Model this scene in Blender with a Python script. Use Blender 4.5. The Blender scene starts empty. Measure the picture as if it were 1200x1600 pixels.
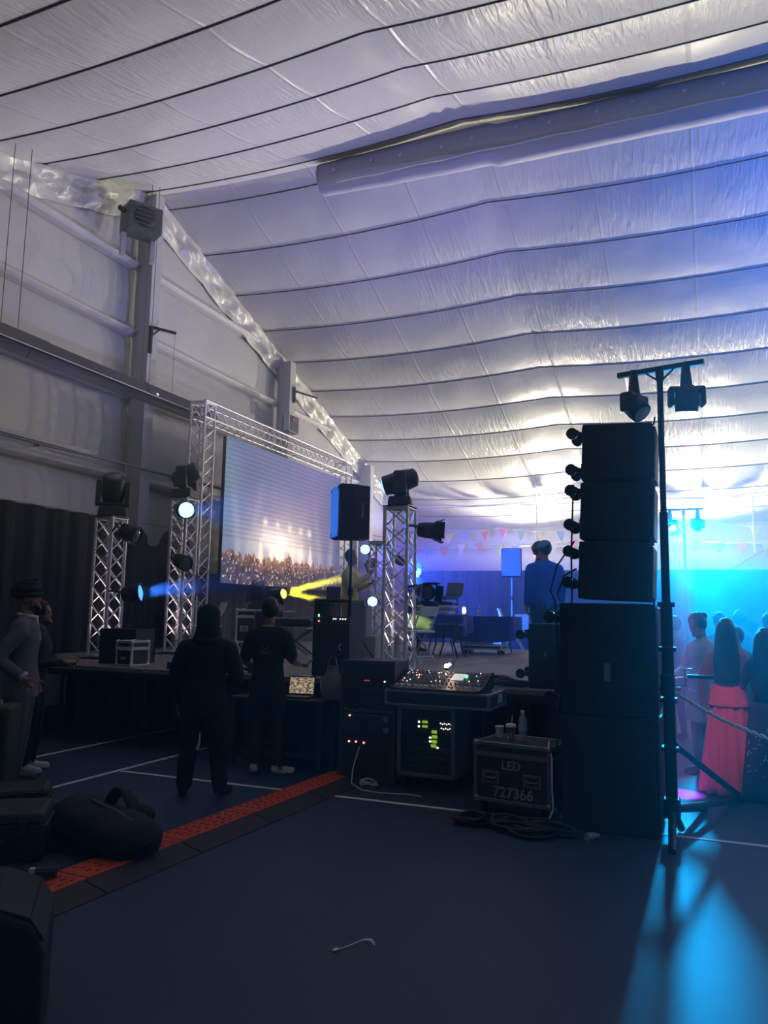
import bpy, bmesh, math, random
from mathutils import Vector, Matrix, Euler
PI = math.pi
SC = bpy.context.scene
COL = SC.collection
random.seed(7)

# ---------------------------------------------------------------- camera, world, exposure
def look_matrix(loc, yaw, pitch, roll):
    f0 = Vector((-math.sin(yaw), math.cos(yaw), 0)); r0 = Vector((math.cos(yaw), math.sin(yaw), 0)); u0 = Vector((0, 0, 1))
    f = f0*math.cos(pitch) + u0*math.sin(pitch); u1 = u0*math.cos(pitch) - f0*math.sin(pitch)
    r = r0*math.cos(roll) + u1*math.sin(roll); u = u1*math.cos(roll) - r0*math.sin(roll)
    m = Matrix((r, u, -f)).transposed().to_4x4(); m.translation = loc
    return m
cam_data = bpy.data.cameras.new('camera'); cam = bpy.data.objects.new('camera', cam_data); COL.objects.link(cam)
cam.matrix_world = look_matrix((0, 0, 1.6), math.radians(22.5), math.radians(7.35), math.radians(1.0))
cam_data.sensor_fit = 'VERTICAL'; cam_data.sensor_height = 36.0; cam_data.lens = 36.0*1220/1600
cam_data.clip_start = 0.05; cam_data.clip_end = 200
SC.camera = cam
world = bpy.data.worlds.new('world'); SC.world = world; world.use_nodes = True
world.node_tree.nodes['Background'].inputs[0].default_value = (0.35, 0.38, 0.55, 1)
world.node_tree.nodes['Background'].inputs[1].default_value = 0.01
SC.view_settings.view_transform = 'Standard'; SC.view_settings.look = 'None'
SC.view_settings.exposure = -0.3; SC.view_settings.gamma = 1.0; SC.view_settings.use_curve_mapping = False
SC.cycles.volume_bounces = 0; SC.cycles.max_bounces = 3; SC.cycles.diffuse_bounces = 2; SC.cycles.glossy_bounces = 2; SC.cycles.transmission_bounces = 2
SC.cycles.use_denoising = True; SC.cycles.adaptive_threshold = 0.09
SC.cycles.sample_clamp_indirect = 4.0; SC.cycles.volume_step_rate = 4.0; SC.cycles.volume_max_steps = 48

def aim(o, loc, target):
    o.location = loc
    o.rotation_euler = (Vector(target) - Vector(loc)).to_track_quat('-Z', 'Y').to_euler()
def spot(name, loc, target, power, col, angle=40, blend=0.4, size=0.06, parent=None):
    d = bpy.data.lights.new(name, 'SPOT'); d.energy = power; d.color = col
    d.spot_size = math.radians(angle); d.spot_blend = blend; d.shadow_soft_size = size
    o = bpy.data.objects.new(name, d); COL.objects.link(o); aim(o, loc, target)
    if parent is not None:
        o.parent = parent; o.matrix_parent_inverse = parent.matrix_world.inverted() if False else Matrix.Identity(4)
    return o
WARM = (1.0, 0.94, 0.74)
# flood lamps hidden behind the far curtain wash the roof lining (their housings are built further down)
FLOODS = [(-5.0, 26.0, 3.0), (0.15, 26.0, 3.0), (5.3, 26.0, 3.0), (10.4, 26.0, 3.0)]
for i, p in enumerate(FLOODS):
    spot('flood_light', p, (p[0]-0.6, p[1]-10.0, 8.2), 3700, WARM, 140, 0.8, 0.12)
# blue washes of the lighting towers beyond the right edge of the picture
spot('blue_wash', (6.6, 12.0, 3.4), (3.0, 15.0, 9.0), 4500, (0.03, 0.16, 1.0), 85, 0.9, 0.15)
spot('blue_wash', (6.6, 6.5, 3.4), (3.0, 15.0, 0.8), 2500, (0.0, 0.32, 1.0), 70, 0.8, 0.15)

# ---------------------------------------------------------------- materials
MATS = {}
def mat(name, col, rough=0.6, metal=0.0, var=0.15, scale=6.0, bump=0.0, bscale=40.0, spec=0.4, stretch=(1, 1, 1), emit=None, estr=0.0, alpha=1.0, trans=0.0, sheen=0.0, coord='Object'):
    if name in MATS: return MATS[name]
    m = bpy.data.materials.new(name); m.use_nodes = True
    nt = m.node_tree; b = nt.nodes['Principled BSDF']
    tc = nt.nodes.new('ShaderNodeTexCoord'); mp = nt.nodes.new('ShaderNodeMapping'); mp.inputs['Scale'].default_value = stretch
    nt.links.new(tc.outputs[coord], mp.inputs[0])
    nz = nt.nodes.new('ShaderNodeTexNoise'); nz.inputs['Scale'].default_value = scale; nz.inputs['Detail'].default_value = 4
    nt.links.new(mp.outputs[0], nz.inputs['Vector'])
    cr = nt.nodes.new('ShaderNodeMix'); cr.data_type = 'RGBA'
    c = Vector(col[:3])
    cr.inputs[6].default_value = (*[max(0, x*(1-var)) for x in c], 1); cr.inputs[7].default_value = (*[min(1, x*(1+var)) for x in c], 1)
    nt.links.new(nz.outputs['Fac'], cr.inputs[0]); nt.links.new(cr.outputs[2], b.inputs['Base Color'])
    b.inputs['Roughness'].default_value = rough; b.inputs['Metallic'].default_value = metal
    b.inputs['Specular IOR Level'].default_value = spec
    b.inputs['Alpha'].default_value = alpha; b.inputs['Transmission Weight'].default_value = trans
    if bump > 0:
        n2 = nt.nodes.new('ShaderNodeTexNoise'); n2.inputs['Scale'].default_value = bscale; n2.inputs['Detail'].default_value = 3
        nt.links.new(mp.outputs[0], n2.inputs['Vector'])
        bp = nt.nodes.new('ShaderNodeBump'); bp.inputs['Strength'].default_value = bump; bp.inputs['Distance'].default_value = 0.02
        nt.links.new(n2.outputs['Fac'], bp.inputs['Height']); nt.links.new(bp.outputs[0], b.inputs['Normal'])
    if emit:
        b.inputs['Emission Color'].default_value = (*emit, 1); b.inputs['Emission Strength'].default_value = estr
    MATS[name] = m
    return m

def lining_mat(name, col, rough, wx, wy, strength, seam=0.0):
    """white vinyl lining: fine creases running across the strip, plus broader puckers"""
    m = bpy.data.materials.new(name); m.use_nodes = True; nt = m.node_tree; b = nt.nodes['Principled BSDF']
    b.inputs['Roughness'].default_value = rough; b.inputs['Specular IOR Level'].default_value = 0.6
    tc = nt.nodes.new('ShaderNodeTexCoord')
    def noise(sc, st, det=3, dist=0.0):
        mp = nt.nodes.new('ShaderNodeMapping'); mp.inputs['Scale'].default_value = st
        nt.links.new(tc.outputs['Object'], mp.inputs[0])
        n = nt.nodes.new('ShaderNodeTexNoise'); n.inputs['Scale'].default_value = sc; n.inputs['Detail'].default_value = det
        n.inputs['Distortion'].default_value = dist
        nt.links.new(mp.outputs[0], n.inputs['Vector']); return n
    fine = noise(3.0, (wx, wy, wy), 3, 0.6); broad = noise(0.8, (1, 1, 1), 3); mask = noise(0.35, (1, 1, 1), 2)
    mr = nt.nodes.new('ShaderNodeMapRange'); mr.inputs[1].default_value = 0.42; mr.inputs[2].default_value = 0.62
    nt.links.new(mask.outputs['Fac'], mr.inputs[0])
    mul = nt.nodes.new('ShaderNodeMath'); mul.operation = 'MULTIPLY'
    nt.links.new(fine.outputs['Fac'], mul.inputs[0]); nt.links.new(mr.outputs[0], mul.inputs[1])
    add = nt.nodes.new('ShaderNodeMath'); add.operation = 'MULTIPLY_ADD'; add.inputs[1].default_value = 0.9
    nt.links.new(broad.outputs['Fac'], add.inputs[0]); nt.links.new(mul.outputs[0], add.inputs[2])
    last = add
    if seam > 0:   # taped joints of the lining every 1.6 m
        sx = nt.nodes.new('ShaderNodeSeparateXYZ'); nt.links.new(tc.outputs['Object'], sx.inputs[0])
        d = nt.nodes.new('ShaderNodeMath'); d.operation = 'PINGPONG'; d.inputs[1].default_value = 0.8
        nt.links.new(sx.outputs[0], d.inputs[0])
        r = nt.nodes.new('ShaderNodeMapRange'); r.inputs[1].default_value = 0.0; r.inputs[2].default_value = 0.035; r.inputs[3].default_value = seam; r.inputs[4].default_value = 0
        nt.links.new(d.outputs[0], r.inputs[0])
        a2 = nt.nodes.new('ShaderNodeMath'); a2.operation = 'ADD'
        nt.links.new(add.outputs[0], a2.inputs[0]); nt.links.new(r.outputs[0], a2.inputs[1]); last = a2
    bp = nt.nodes.new('ShaderNodeBump'); bp.inputs['Strength'].default_value = strength; bp.inputs['Distance'].default_value = 0.06
    nt.links.new(last.outputs[0], bp.inputs['Height']); nt.links.new(bp.outputs[0], b.inputs['Normal'])
    mx = nt.nodes.new('ShaderNodeMix'); mx.data_type = 'RGBA'
    mx.inputs[6].default_value = (*[c*0.88 for c in col], 1); mx.inputs[7].default_value = (*col, 1)
    nt.links.new(broad.outputs['Fac'], mx.inputs[0]); nt.links.new(mx.outputs[2], b.inputs['Base Color'])
    MATS[name] = m; return m

ROOF = lining_mat('roof_lining', (0.80, 0.80, 0.80), 0.33, 5.0, 0.7, 0.55, 0.35)
WALLM = lining_mat('wall_lining', (0.62, 0.63, 0.66), 0.45, 1.6, 0.5, 0.6)
CRUMPLE = lining_mat('crumpled_lining', (0.78, 0.78, 0.76), 0.3, 1.2, 0.8, 0.9)
FLOORM = mat('court_floor', (0.026, 0.052, 0.105), 0.55, var=0.12, scale=1.5, bump=0.12, bscale=120, spec=0.35)
LINE = mat('court_line', (0.75, 0.76, 0.80), 0.6, var=0.05)
STEEL = mat('painted_steel', (0.52, 0.53, 0.58), 0.5, var=0.06)
GIRT = mat('girt_cover', (0.60, 0.60, 0.64), 0.45, var=0.08, bump=0.3, bscale=9)
STRAP = mat('dark_strap', (0.10, 0.10, 0.13), 0.5)
ALU = mat('brushed_aluminium', (0.80, 0.78, 0.80), 0.35, 0.45, var=0.08, bump=0.1, bscale=60)
BLACK = mat('black_plastic', (0.028, 0.030, 0.037), 0.45, var=0.2, bump=0.05)
BLACKP = mat('black_carpeted_ply', (0.026, 0.030, 0.042), 0.75, var=0.3, scale=30, bump=0.25, bscale=220, spec=0.2)
BLACKM = mat('black_metal', (0.025, 0.026, 0.030), 0.4, 0.6, var=0.2)
PLY = mat('case_laminate', (0.030, 0.034, 0.045), 0.5, var=0.2, bump=0.08, bscale=90)
EDGE = mat('case_aluminium_edge', (0.30, 0.31, 0.33), 0.42, 0.8, var=0.15)
CURT = mat('black_drape', (0.045, 0.047, 0.052), 0.85, var=0.25, scale=3, bump=0.2, bscale=60, spec=0.15)
GREYCURT = mat('grey_drape', (0.16, 0.16, 0.16), 0.85, var=0.2, scale=2, bump=0.2, bscale=50, spec=0.15)
BLUECURT = mat('dark_blue_drape', (0.10, 0.14, 0.25), 0.85, var=0.2, scale=2, bump=0.2, bscale=40, spec=0.15)
ORANGE = mat('orange_rubber', (0.62, 0.075, 0.018), 0.6, var=0.25, scale=5, bump=0.15)
RUBBER = mat('dark_rubber', (0.035, 0.032, 0.034), 0.7, var=0.3, scale=8, bump=0.2)
WHITEP = mat('white_plastic', (0.75, 0.76, 0.78), 0.45, var=0.06)
GREYP = mat('grey_plastic', (0.25, 0.26, 0.29), 0.5, var=0.1)
DECK = mat('stage_deck_top', (0.20, 0.195, 0.19), 0.65, var=0.25, scale=2.5, bump=0.2, bscale=60)
CABLE = mat('black_cable', (0.015, 0.015, 0.018), 0.5)
def glow(name, col, s):
    m = mat(name, (0.1, 0.1, 0.1), 0.4, emit=col, estr=s); m.cycles.emission_sampling = 'NONE'; return m

# ---------------------------------------------------------------- mesh helpers
def mtx(loc=(0, 0, 0), rot=(0, 0, 0)):
    return Matrix.Translation(Vector(loc)) @ Euler(rot).to_matrix().to_4x4()
class MB:
    def __init__(s): s.v = []; s.f = []; s.sm = []
    def add(s, vs, fs, smooth=False, M=None):
        o = len(s.v)
        s.v += [tuple(M @ Vector(p)) for p in vs] if M is not None else [tuple(p) for p in vs]
        s.f += [tuple(i+o for i in f) for f in fs]; s.sm += [smooth]*len(fs); return s
    def box(s, c, d, rot=(0, 0, 0), taper=1.0, tapery=None):
        x, y, z = d[0]/2, d[1]/2, d[2]/2; t = taper; ty = taper if tapery is None else tapery
        vs = [(-x, -y, -z), (x, -y, -z), (x, y, -z), (-x, y, -z), (-x*t, -y*ty, z), (x*t, -y*ty, z), (x*t, y*ty, z), (-x*t, y*ty, z)]
        return s.add(vs, [(0, 3, 2, 1), (4, 5, 6, 7), (0, 1, 5, 4), (1, 2, 6, 5), (2, 3, 7, 6), (3, 0, 4, 7)], False, mtx(c, rot))
    def cyl(s, p0, p1, r0, r1=None, n=10, caps=True, smooth=True):
        r1 = r0 if r1 is None else r1
        p0, p1 = Vector(p0), Vector(p1); q = (p1-p0).to_track_quat('Z', 'Y').to_matrix()
        vs = []
        for p, r in ((p0, r0), (p1, r1)):
            for i in range(n):
                a = 2*PI*i/n; vs.append(p + q @ Vector((r*math.cos(a), r*math.sin(a), 0)))
        s.add(vs, [(i, (i+1) % n, n+(i+1) % n, n+i) for i in range(n)], smooth)
        if caps: s.add(vs, [tuple(range(n-1, -1, -1)), tuple(range(n, 2*n))], False)
        return s
    def tube(s, pts, r, n=8, closed=False, taper=None):
        pts = [Vector(p) for p in pts]; m = len(pts); vs = []; up = Vector((0, 0, 1)); prev = None
        for k, p in enumerate(pts):
            a = pts[(k-1) % m] if (closed or k > 0) else p; b = pts[(k+1) % m] if (closed or k < m-1) else p
            t = (b-a).normalized() if (b-a).length > 1e-9 else Vector((0, 0, 1))
            if prev is None:
                x = t.orthogonal().normalized()
            else:
                x = (prev - t*prev.dot(t)); x = x.normalized() if x.length > 1e-6 else t.orthogonal().normalized()
            prev = x; y = t.cross(x); rr = r if taper is None else r*taper[k]
            for i in range(n):
                an = 2*PI*i/n; vs.append(p + x*rr*math.cos(an) + y*rr*math.sin(an))
        fs = []
        for k in range(m if closed else m-1):
            k2 = (k+1) % m
            for i in range(n): fs.append((k*n+i, k*n+(i+1) % n, k2*n+(i+1) % n, k2*n+i))
        s.add(vs, fs, True)
        if not closed: s.add(vs, [tuple(range(n-1, -1, -1)), tuple(range((m-1)*n, m*n))], False)
        return s
    def lathe(s, prof, M=None, n=16, sx=1.0, sy=1.0):
        vs = []
        for r, z in prof:
            for i in range(n):
                a = 2*PI*i/n; vs.append((r*math.cos(a)*sx, r*math.sin(a)*sy, z))
        fs = [(k*n+i, k*n+(i+1) % n, (k+1)*n+(i+1) % n, (k+1)*n+i) for k in range(len(prof)-1) for i in range(n)]
        s.add(vs, fs, True, M)
        s.add(vs, [tuple(range(n-1, -1, -1)), tuple(range((len(prof)-1)*n, len(prof)*n))], False, M); return s
    def prism(s, poly, z0, z1, M=None):
        n = len(poly); vs = [(x, y, z0) for x, y in poly] + [(x, y, z1) for x, y in poly]
        return s.add(vs, [tuple(range(n-1, -1, -1)), tuple(range(n, 2*n))] + [(i, (i+1) % n, n+(i+1) % n, n+i) for i in range(n)], False, M)
    def ell(s, c, r, M=None, n=14, m=10):
        vs = []; R = (r, r, r) if isinstance(r, (int, float)) else r
        for j in range(1, m):
            t = PI*j/m
            for i in range(n):
                a = 2*PI*i/n; vs.append((c[0]+R[0]*math.sin(t)*math.cos(a), c[1]+R[1]*math.sin(t)*math.sin(a), c[2]+R[2]*math.cos(t)))
        top = len(vs); vs.append((c[0], c[1], c[2]+R[2])); vs.append((c[0], c[1], c[2]-R[2]))
        fs = [(j*n+i, (j+1)*n+i, (j+1)*n+(i+1) % n, j*n+(i+1) % n) for j in range(m-2) for i in range(n)]
        fs += [(top, i, (i+1) % n) for i in range(n)] + [(top+1, (m-2)*n+(i+1) % n, (m-2)*n+i) for i in range(n)]
        return s.add(vs, fs, True, M)
    def grid(s, fn, nu, nv, smooth=True, M=None):
        vs = [fn(i/nu, j/nv) for j in range(nv+1) for i in range(nu+1)]
        return s.add(vs, [(j*(nu+1)+i, j*(nu+1)+i+1, (j+1)*(nu+1)+i+1, (j+1)*(nu+1)+i) for j in range(nv) for i in range(nu)], smooth, M)
    def mesh(s, name, m=None):
        me = bpy.data.meshes.new(name); me.from_pydata(s.v, [], s.f); me.polygons.foreach_set('use_smooth', s.sm)
        if m: me.materials.append(m)
        me.update(); return me
    def build(s, name, m, parent=None, bevel=0.0, thick=0.0):
        o = bpy.data.objects.new(name, s.mesh(name, m)); COL.objects.link(o)
        if parent is not None: o.parent = parent
        if thick: md = o.modifiers.new('solid', 'SOLIDIFY'); md.thickness = thick; md.offset = 0
        if bevel: md = o.modifiers.new('bevel', 'BEVEL'); md.width = bevel; md.segments = 2; md.limit_method = 'ANGLE'; md.angle_limit = 0.6
        return o
def inst(src, parent, M, name=None):
    """another object that shares the mesh of src"""
    o = bpy.data.objects.new(name or src.name.split('.')[0], src.data); COL.objects.link(o); o.parent = parent; o.matrix_local = M
    for md in src.modifiers:
        n = o.modifiers.new(md.name, md.type)
        if md.type == 'BEVEL': n.width = md.width; n.segments = md.segments; n.limit_method = md.limit_method; n.angle_limit = md.angle_limit
    return o
def tag(o, label, cat, group=None, kind=None):
    o['label'] = label; o['category'] = cat
    if group: o['group'] = group
    if kind: o['kind'] = kind
    return o
def thing(name, label, cat, loc=(0, 0, 0), rz=0.0, group=None):
    o = bpy.data.objects.new(name, None); COL.objects.link(o); o.empty_display_size = 0.1
    o.location = loc; o.rotation_euler = (0, 0, rz); return tag(o, label, cat, group)
def struct(o, label=None, cat=None):
    o['kind'] = 'structure'
    if label: o['label'] = label
    if cat: o['category'] = cat
    return o
def dup(root, loc, rz=0.0, label=None, skip=()):
    r = root.copy(); COL.objects.link(r); r.location = loc; r.rotation_euler = (0, 0, rz)
    if label: r['label'] = label
    for ch in root.children:
        if ch.name.split('.')[0] in skip: continue
        c = ch.copy(); COL.objects.link(c); c.parent = r
        for g in ch.children:
            d = g.copy(); COL.objects.link(d); d.parent = c
    return r
def text_mesh(name, txt, size, depth, m, parent, M):
    cu = bpy.data.curves.new(name, 'FONT'); cu.body = txt; cu.size = size; cu.extrude = depth; cu.align_x = 'CENTER'; cu.align_y = 'CENTER'; cu.offset = size*0.018
    t = bpy.data.objects.new(name+'_tmp', cu); COL.objects.link(t); bpy.context.view_layer.update()
    me = bpy.data.meshes.new_from_object(t.evaluated_get(bpy.context.evaluated_depsgraph_get()))
    bpy.data.objects.remove(t); bpy.data.curves.remove(cu)
    me.name = name; me.materials.clear(); me.materials.append(m)
    o = bpy.data.objects.new(name, me); COL.objects.link(o); o.parent = parent; o.matrix_local = M; return o
def vnoise(x, y=0.0, z=0.0):
    from mathutils import noise
    return noise.noise(Vector((x, y, z)))
# ================================================================ the hall
XG, YR, ZR, YF, ZE, YN = -10.0, 11.62, 9.68, 26.6, 4.68, -3.4
XE = 15.4
FRAMES = [-9.8, -3.5, 2.8, 9.1, 15.4]
def roofz(y): return ZR - abs(y-YR)*(ZR-ZE)/(YF-YR)
floor = struct(MB().box(((XG+XE)/2-0.3, (YF+YN)/2, -0.05), (XE-XG+0.4, YF-YN+0.4, 0.1)).build('floor', FLOORM), 'dark blue sports court floor', 'floor')
for nm, c, d in (('court_line', (1.0, 6.41, 0.002), (12.85, 0.05, 0.004)), ('court_line', (-5.46, 3.4, 0.002), (0.05, 9.0, 0.004)), ('court_line', (-6.72, 3.6, 0.002), (0.05, 11.0, 0.004))):
    MB().box(c, d).build(nm, LINE, floor)

def purlin_sag(x):
    for a, b in zip(FRAMES, FRAMES[1:]):
        if a <= x <= b:
            u = (x-a)/(b-a); return -0.13*4*u*(1-u)
    return 0.0
ceiling = struct(bpy.data.objects.new('ceiling', None), 'pitched roof lined with white vinyl between purlins', 'ceiling'); COL.objects.link(ceiling)
far_y = [11.98+1.233*i for i in range(12)] + [YF]
near_y = [11.27-1.233*i for i in range(12)] + [YN]
def strip(y0, y1, seed, belly):
    def fn(u, v):
        x = XG + 0.1 + (XE-XG-0.1)*u; y = y0 + (y1-y0)*v
        b = 4*v*(1-v)
        w = 0.022*vnoise(x*1.3, y*0.9, seed)*b + 0.012*vnoise(x*5.0, y*1.2, seed+9)*b
        # slack folds beside the main frames
        for fx in FRAMES[1:-1]:
            t = abs(x-fx)
            if t < 0.9: w += 0.022*math.sin((x-fx)*24 + 2.2*v + seed)*math.exp(-(t/0.35)**2)*b
        return (x, y, roofz(y) + purlin_sag(x) - belly*b + w)
    return MB().grid(fn, 200, 8)
strip(11.27, YR, 0.3, 0.0).build('ceiling_panel', ROOF, ceiling); strip(YR, 11.98, 0.6, 0.0).build('ceiling_panel', ROOF, ceiling)
for k, ys in enumerate((far_y, near_y)):
    for i in range(len(ys)-1):
        strip(ys[i], ys[i+1], 3.7*i+50*k, 0.045).build('ceiling_panel', ROOF, ceiling)
        MB().tube([(x, ys[i], roofz(ys[i])+purlin_sag(x)-0.012) for x in [-9.8+0.63*j for j in range(41)]], 0.011, 6).build('purlin_strap', STRAP, ceiling)

# gable end wall on the left: lining panels held between girts, steel columns in front
wall_left = struct(bpy.data.objects.new('wall_left', None), 'insulated gable end wall with girts and steel columns', 'wall'); COL.objects.link(wall_left)
COLS_Y = [5.9, 11.4, 16.75, 21.9]
GIRTS = [0.0, 2.0, 3.92, 5.5, 6.7, 8.02, 9.9]
edges = [YN] + COLS_Y + [YF]
def gpanel(ya, yb, z0, z1, seed):
    def fn(u, v):
        y = ya+(yb-ya)*u; top = max(z0, min(z1, roofz(y)-0.02)); z = z0+(top-z0)*v
        b = (4*v*(1-v))**0.7*(4*u*(1-u))**0.35
        return (XG + 0.02 + 0.09*b + 0.03*b*vnoise(y*1.2, z*1.2, seed), y, z)
    return MB().grid(fn, 40, 10)
for bi in range(len(edges)-1):
    for gi in range(len(GIRTS)-1):
        if GIRTS[gi] < max(roofz(edges[bi]), roofz(edges[bi+1]))-0.1 or (edges[bi] < YR < edges[bi+1]):
            gpanel(edges[bi], edges[bi+1], GIRTS[gi], GIRTS[gi+1], bi*7+gi).build('lining_panel', WALLM, wall_left)
    for z in GIRTS[1:-1]:
        a, b = edges[bi], edges[bi+1]
        ys = [a+(b-a)*t/60 for t in range(61) if roofz(a+(b-a)*t/60) > z+0.25]
        if len(ys) > 3:
            m = MB(); ya, yb = ys[0], ys[-1]
            m.prism([(0, -0.03), (0.14, -0.01), (0.2, 0.05), (0.2, 0.09), (0.12, 0.14), (0, 0.2)], ya+0.13, yb-0.13, Matrix(((1, 0, 0, XG+0.03), (0, 0, 1, 0), (0, 1, 0, z), (0, 0, 0, 1))))
            m.build('girt', GIRT, wall_left, bevel=0.015)
for y in COLS_Y:
    top = roofz(y)-0.12; m = MB()
    m.box((XG+0.50, y, top/2), (0.025, 0.26, top)); m.box((XG+0.16, y, top/2), (0.025, 0.26, top)); m.box((XG+0.33, y, top/2), (0.34, 0.018, top))
    m.box((XG+0.33, y-0.1, top/2), (0.32, 0.012, top))
    m.build('column', STEEL, wall_left)
# crumpled lining skirt under the gable rafters
for k, (ya, yb) in enumerate(((YR, YF-0.3), (YR, YN+0.3))):
    def fn(u, v):
        y = ya+(yb-ya)*u; z = roofz(y)-0.03 - 0.52*v - 0.1*v*abs(vnoise(y*0.9, 3.0+k))
        x = XG+0.28-0.14*v + (0.13*vnoise(y*2.3, v*2.2, k*5.0) + 0.06*vnoise(y*7, v*5, k*5.0))*(0.35+math.sin(PI*v))
        return (x, y, z)
    MB().grid(fn, 170, 12).build('rafter_cover', CRUMPLE, wall_left)

wall_back = struct(bpy.data.objects.new('wall_back', None), 'white side wall of the hall behind the stage', 'wall'); COL.objects.link(wall_back)
for a, b in zip([XG]+FRAMES[1:-1], FRAMES[1:]):
    for z0, z1 in ((0, 2.0), (2.0, 3.95), (3.95, ZE+0.1)):
        def fn(u, v):
            x = a+(b-a)*u; z = z0+(z1-z0)*v; bb = (4*v*(1-v))**0.7*(4*u*(1-u))**0.3
            return (x, YF-0.01-0.06*bb, z)
        MB().grid(fn, 24, 8).build('lining_panel', WALLM, wall_back)
MB().box(((XG+XE)/2, YF-0.1, 3.92), (XE-XG, 0.14, 0.09)).build('girt', GIRT, wall_back, bevel=0.01)
for x in FRAMES[1:-1]: MB().box((x, YF-0.25, ZE/2), (0.22, 0.35, ZE)).build('column', STEEL, wall_back, bevel=0.01)
struct(MB().box((XE+0.1, (YF+YN)/2, 5), (0.2, YF-YN+0.4, 10)).build('wall_right', WALLM), 'far end wall of the hall', 'wall')
struct(MB().box(((XG+XE)/2, YN-0.1, ZE/2), (XE-XG+0.4, 0.2, ZE+0.2)).build('wall_front', WALLM), 'side wall of the hall behind the viewer', 'wall')

# haze over the stage and the dance floor
hz = bpy.data.materials.new('stage_haze'); hz.use_nodes = True; nt = hz.node_tree; nt.nodes.clear()
out = nt.nodes.new('ShaderNodeOutputMaterial'); vs = nt.nodes.new('ShaderNodeVolumeScatter')
vs.inputs['Color'].default_value = (0.78, 0.88, 1.0, 1); vs.inputs['Density'].default_value = 0.03; vs.inputs['Anisotropy'].default_value = 0.25
nt.links.new(vs.outputs[0], out.inputs['Volume'])
haze = MB().box((1.5, 12.2, 2.75), (22.0, 23.6, 5.3)).build('haze', hz)
tag(haze, 'thin haze hanging through the hall over stage and court', 'haze', kind='stuff')
hz2 = hz.copy(); hz2.node_tree.nodes['Volume Scatter'].inputs['Density'].default_value = 0.09
tag(MB().box((3.2, 15.2, 1.2), (8.0, 10.4, 2.3)).build('haze', hz2), 'thicker haze glowing cyan among the guests on the dance floor', 'haze', kind='stuff')
# ================================================================ things fixed to the hall
def facing(v):   # rz that turns local +Y into the direction v
    return math.atan2(-v[0], v[1])
duct = thing('ridge_duct', 'long white fabric covered duct hanging under the roof ridge', 'duct', (-6.1, 11.6, 9.22))
def dfn(u, v):
    x = 15.3*u; a = 2*PI*v; r = 0.27+0.05*min(1, u*6) + 0.012*vnoise(x*2, math.cos(a)*2, math.sin(a)*2)
    return (x, r*math.cos(a)*0.9, r*math.sin(a)*1.05 - (0.05 if u > 0.2 else 0))
MB().grid(dfn, 120, 20).build('sleeve', mat('duct_fabric', (0.50, 0.51, 0.60), 0.55, var=0.08, scale=2, bump=0.3, bscale=6), duct)
MB().cyl((0, 0, 0), (0.02, 0, 0), 0.27, 0.27, 20).build('end_cap', MATS['duct_fabric'], duct)
MB().tube([(0.4+15*t/40, -0.24, -0.24+0.012*math.sin(t*2.1)) for t in range(41)], 0.014, 6).build('hem', WHITEP, duct)
gm = MB().cyl((0, 0, 0), (0, -0.02, 0), 0.028, 0.028, 8).build('grommet', WHITEP, duct)
gm.matrix_local = mtx((0.35, -0.262, -0.02))
for k in range(1, 24): inst(gm, duct, mtx((0.35+0.62*k+0.1*(k % 2), -0.278, -0.02+0.02*math.sin(k*1.7))))

heater = thing('radiant_tube_heater', 'long dark reflector hood of a radiant heater hung along the gable wall', 'heater', (-9.15, 0, 5.46))

for k, (a, b, dz) in enumerate(((2.0, 8.55, 0.0), (8.45, 10.85, -0.015), (10.75, 12.9, 0.005))):
    m = MB(); pr = [(-0.24, -0.13), (-0.10, 0.10), (0.10, 0.10), (0.24, -0.13), (0.225, -0.13), (0.09, 0.085), (-0.09, 0.085), (-0.225, -0.13)]
    m.prism(pr, a, b, Matrix(((1, 0, 0, 0), (0, 0, 1, 0), (0, 1, 0, dz), (0, 0, 0, 1)))); m.build('hood', mat('hood_steel', (0.10, 0.10, 0.12), 0.45, 0.4), heater)
MB().cyl((0, 2.0, -0.02), (0, 12.5, -0.02), 0.05).build('tube', mat('burnt_tube', (0.05, 0.045, 0.04), 0.6, 0.5), heater)
MB().box((0.245, 9.5, -0.135), (0.02, 5.6, 0.012)).build('lip', ALU, heater)
for y in (5.2, 7.75, 8.05, 10.75, 10.95): MB().cyl((0, y, 0.1), (0, y, roofz(y)-5.5), 0.006, n=5).build('hanger_wire', STRAP, heater)
MB().ell((0.2, 10.95, -0.08), 0.03).build('pilot_lamp', glow('white_pilot', (1, 1, 1), 1.5), heater)

pipe = thing('conduit_pipe', 'grey conduit pipe running along the gable wall above the drape', 'pipe', (-9.45, 0, 4.1))
MB().tube([(0, 1.0, 0.0), (0, 9.2, 0), (0.02, 10.1, 0.02), (0.06, 16.0, 0.04)], 0.028, 8).build('pipe', GREYP, pipe)
MB().box((0.02, 9.0, 0.05), (0.07, 1.8, 0.07)).build('junction_channel', STEEL, pipe, bevel=0.01)
for y in (3, 6, 8.9, 12.2, 14.5): MB().box((-0.06, y, 0), (0.14, 0.03, 0.09)).build('bracket', STEEL, pipe)

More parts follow.
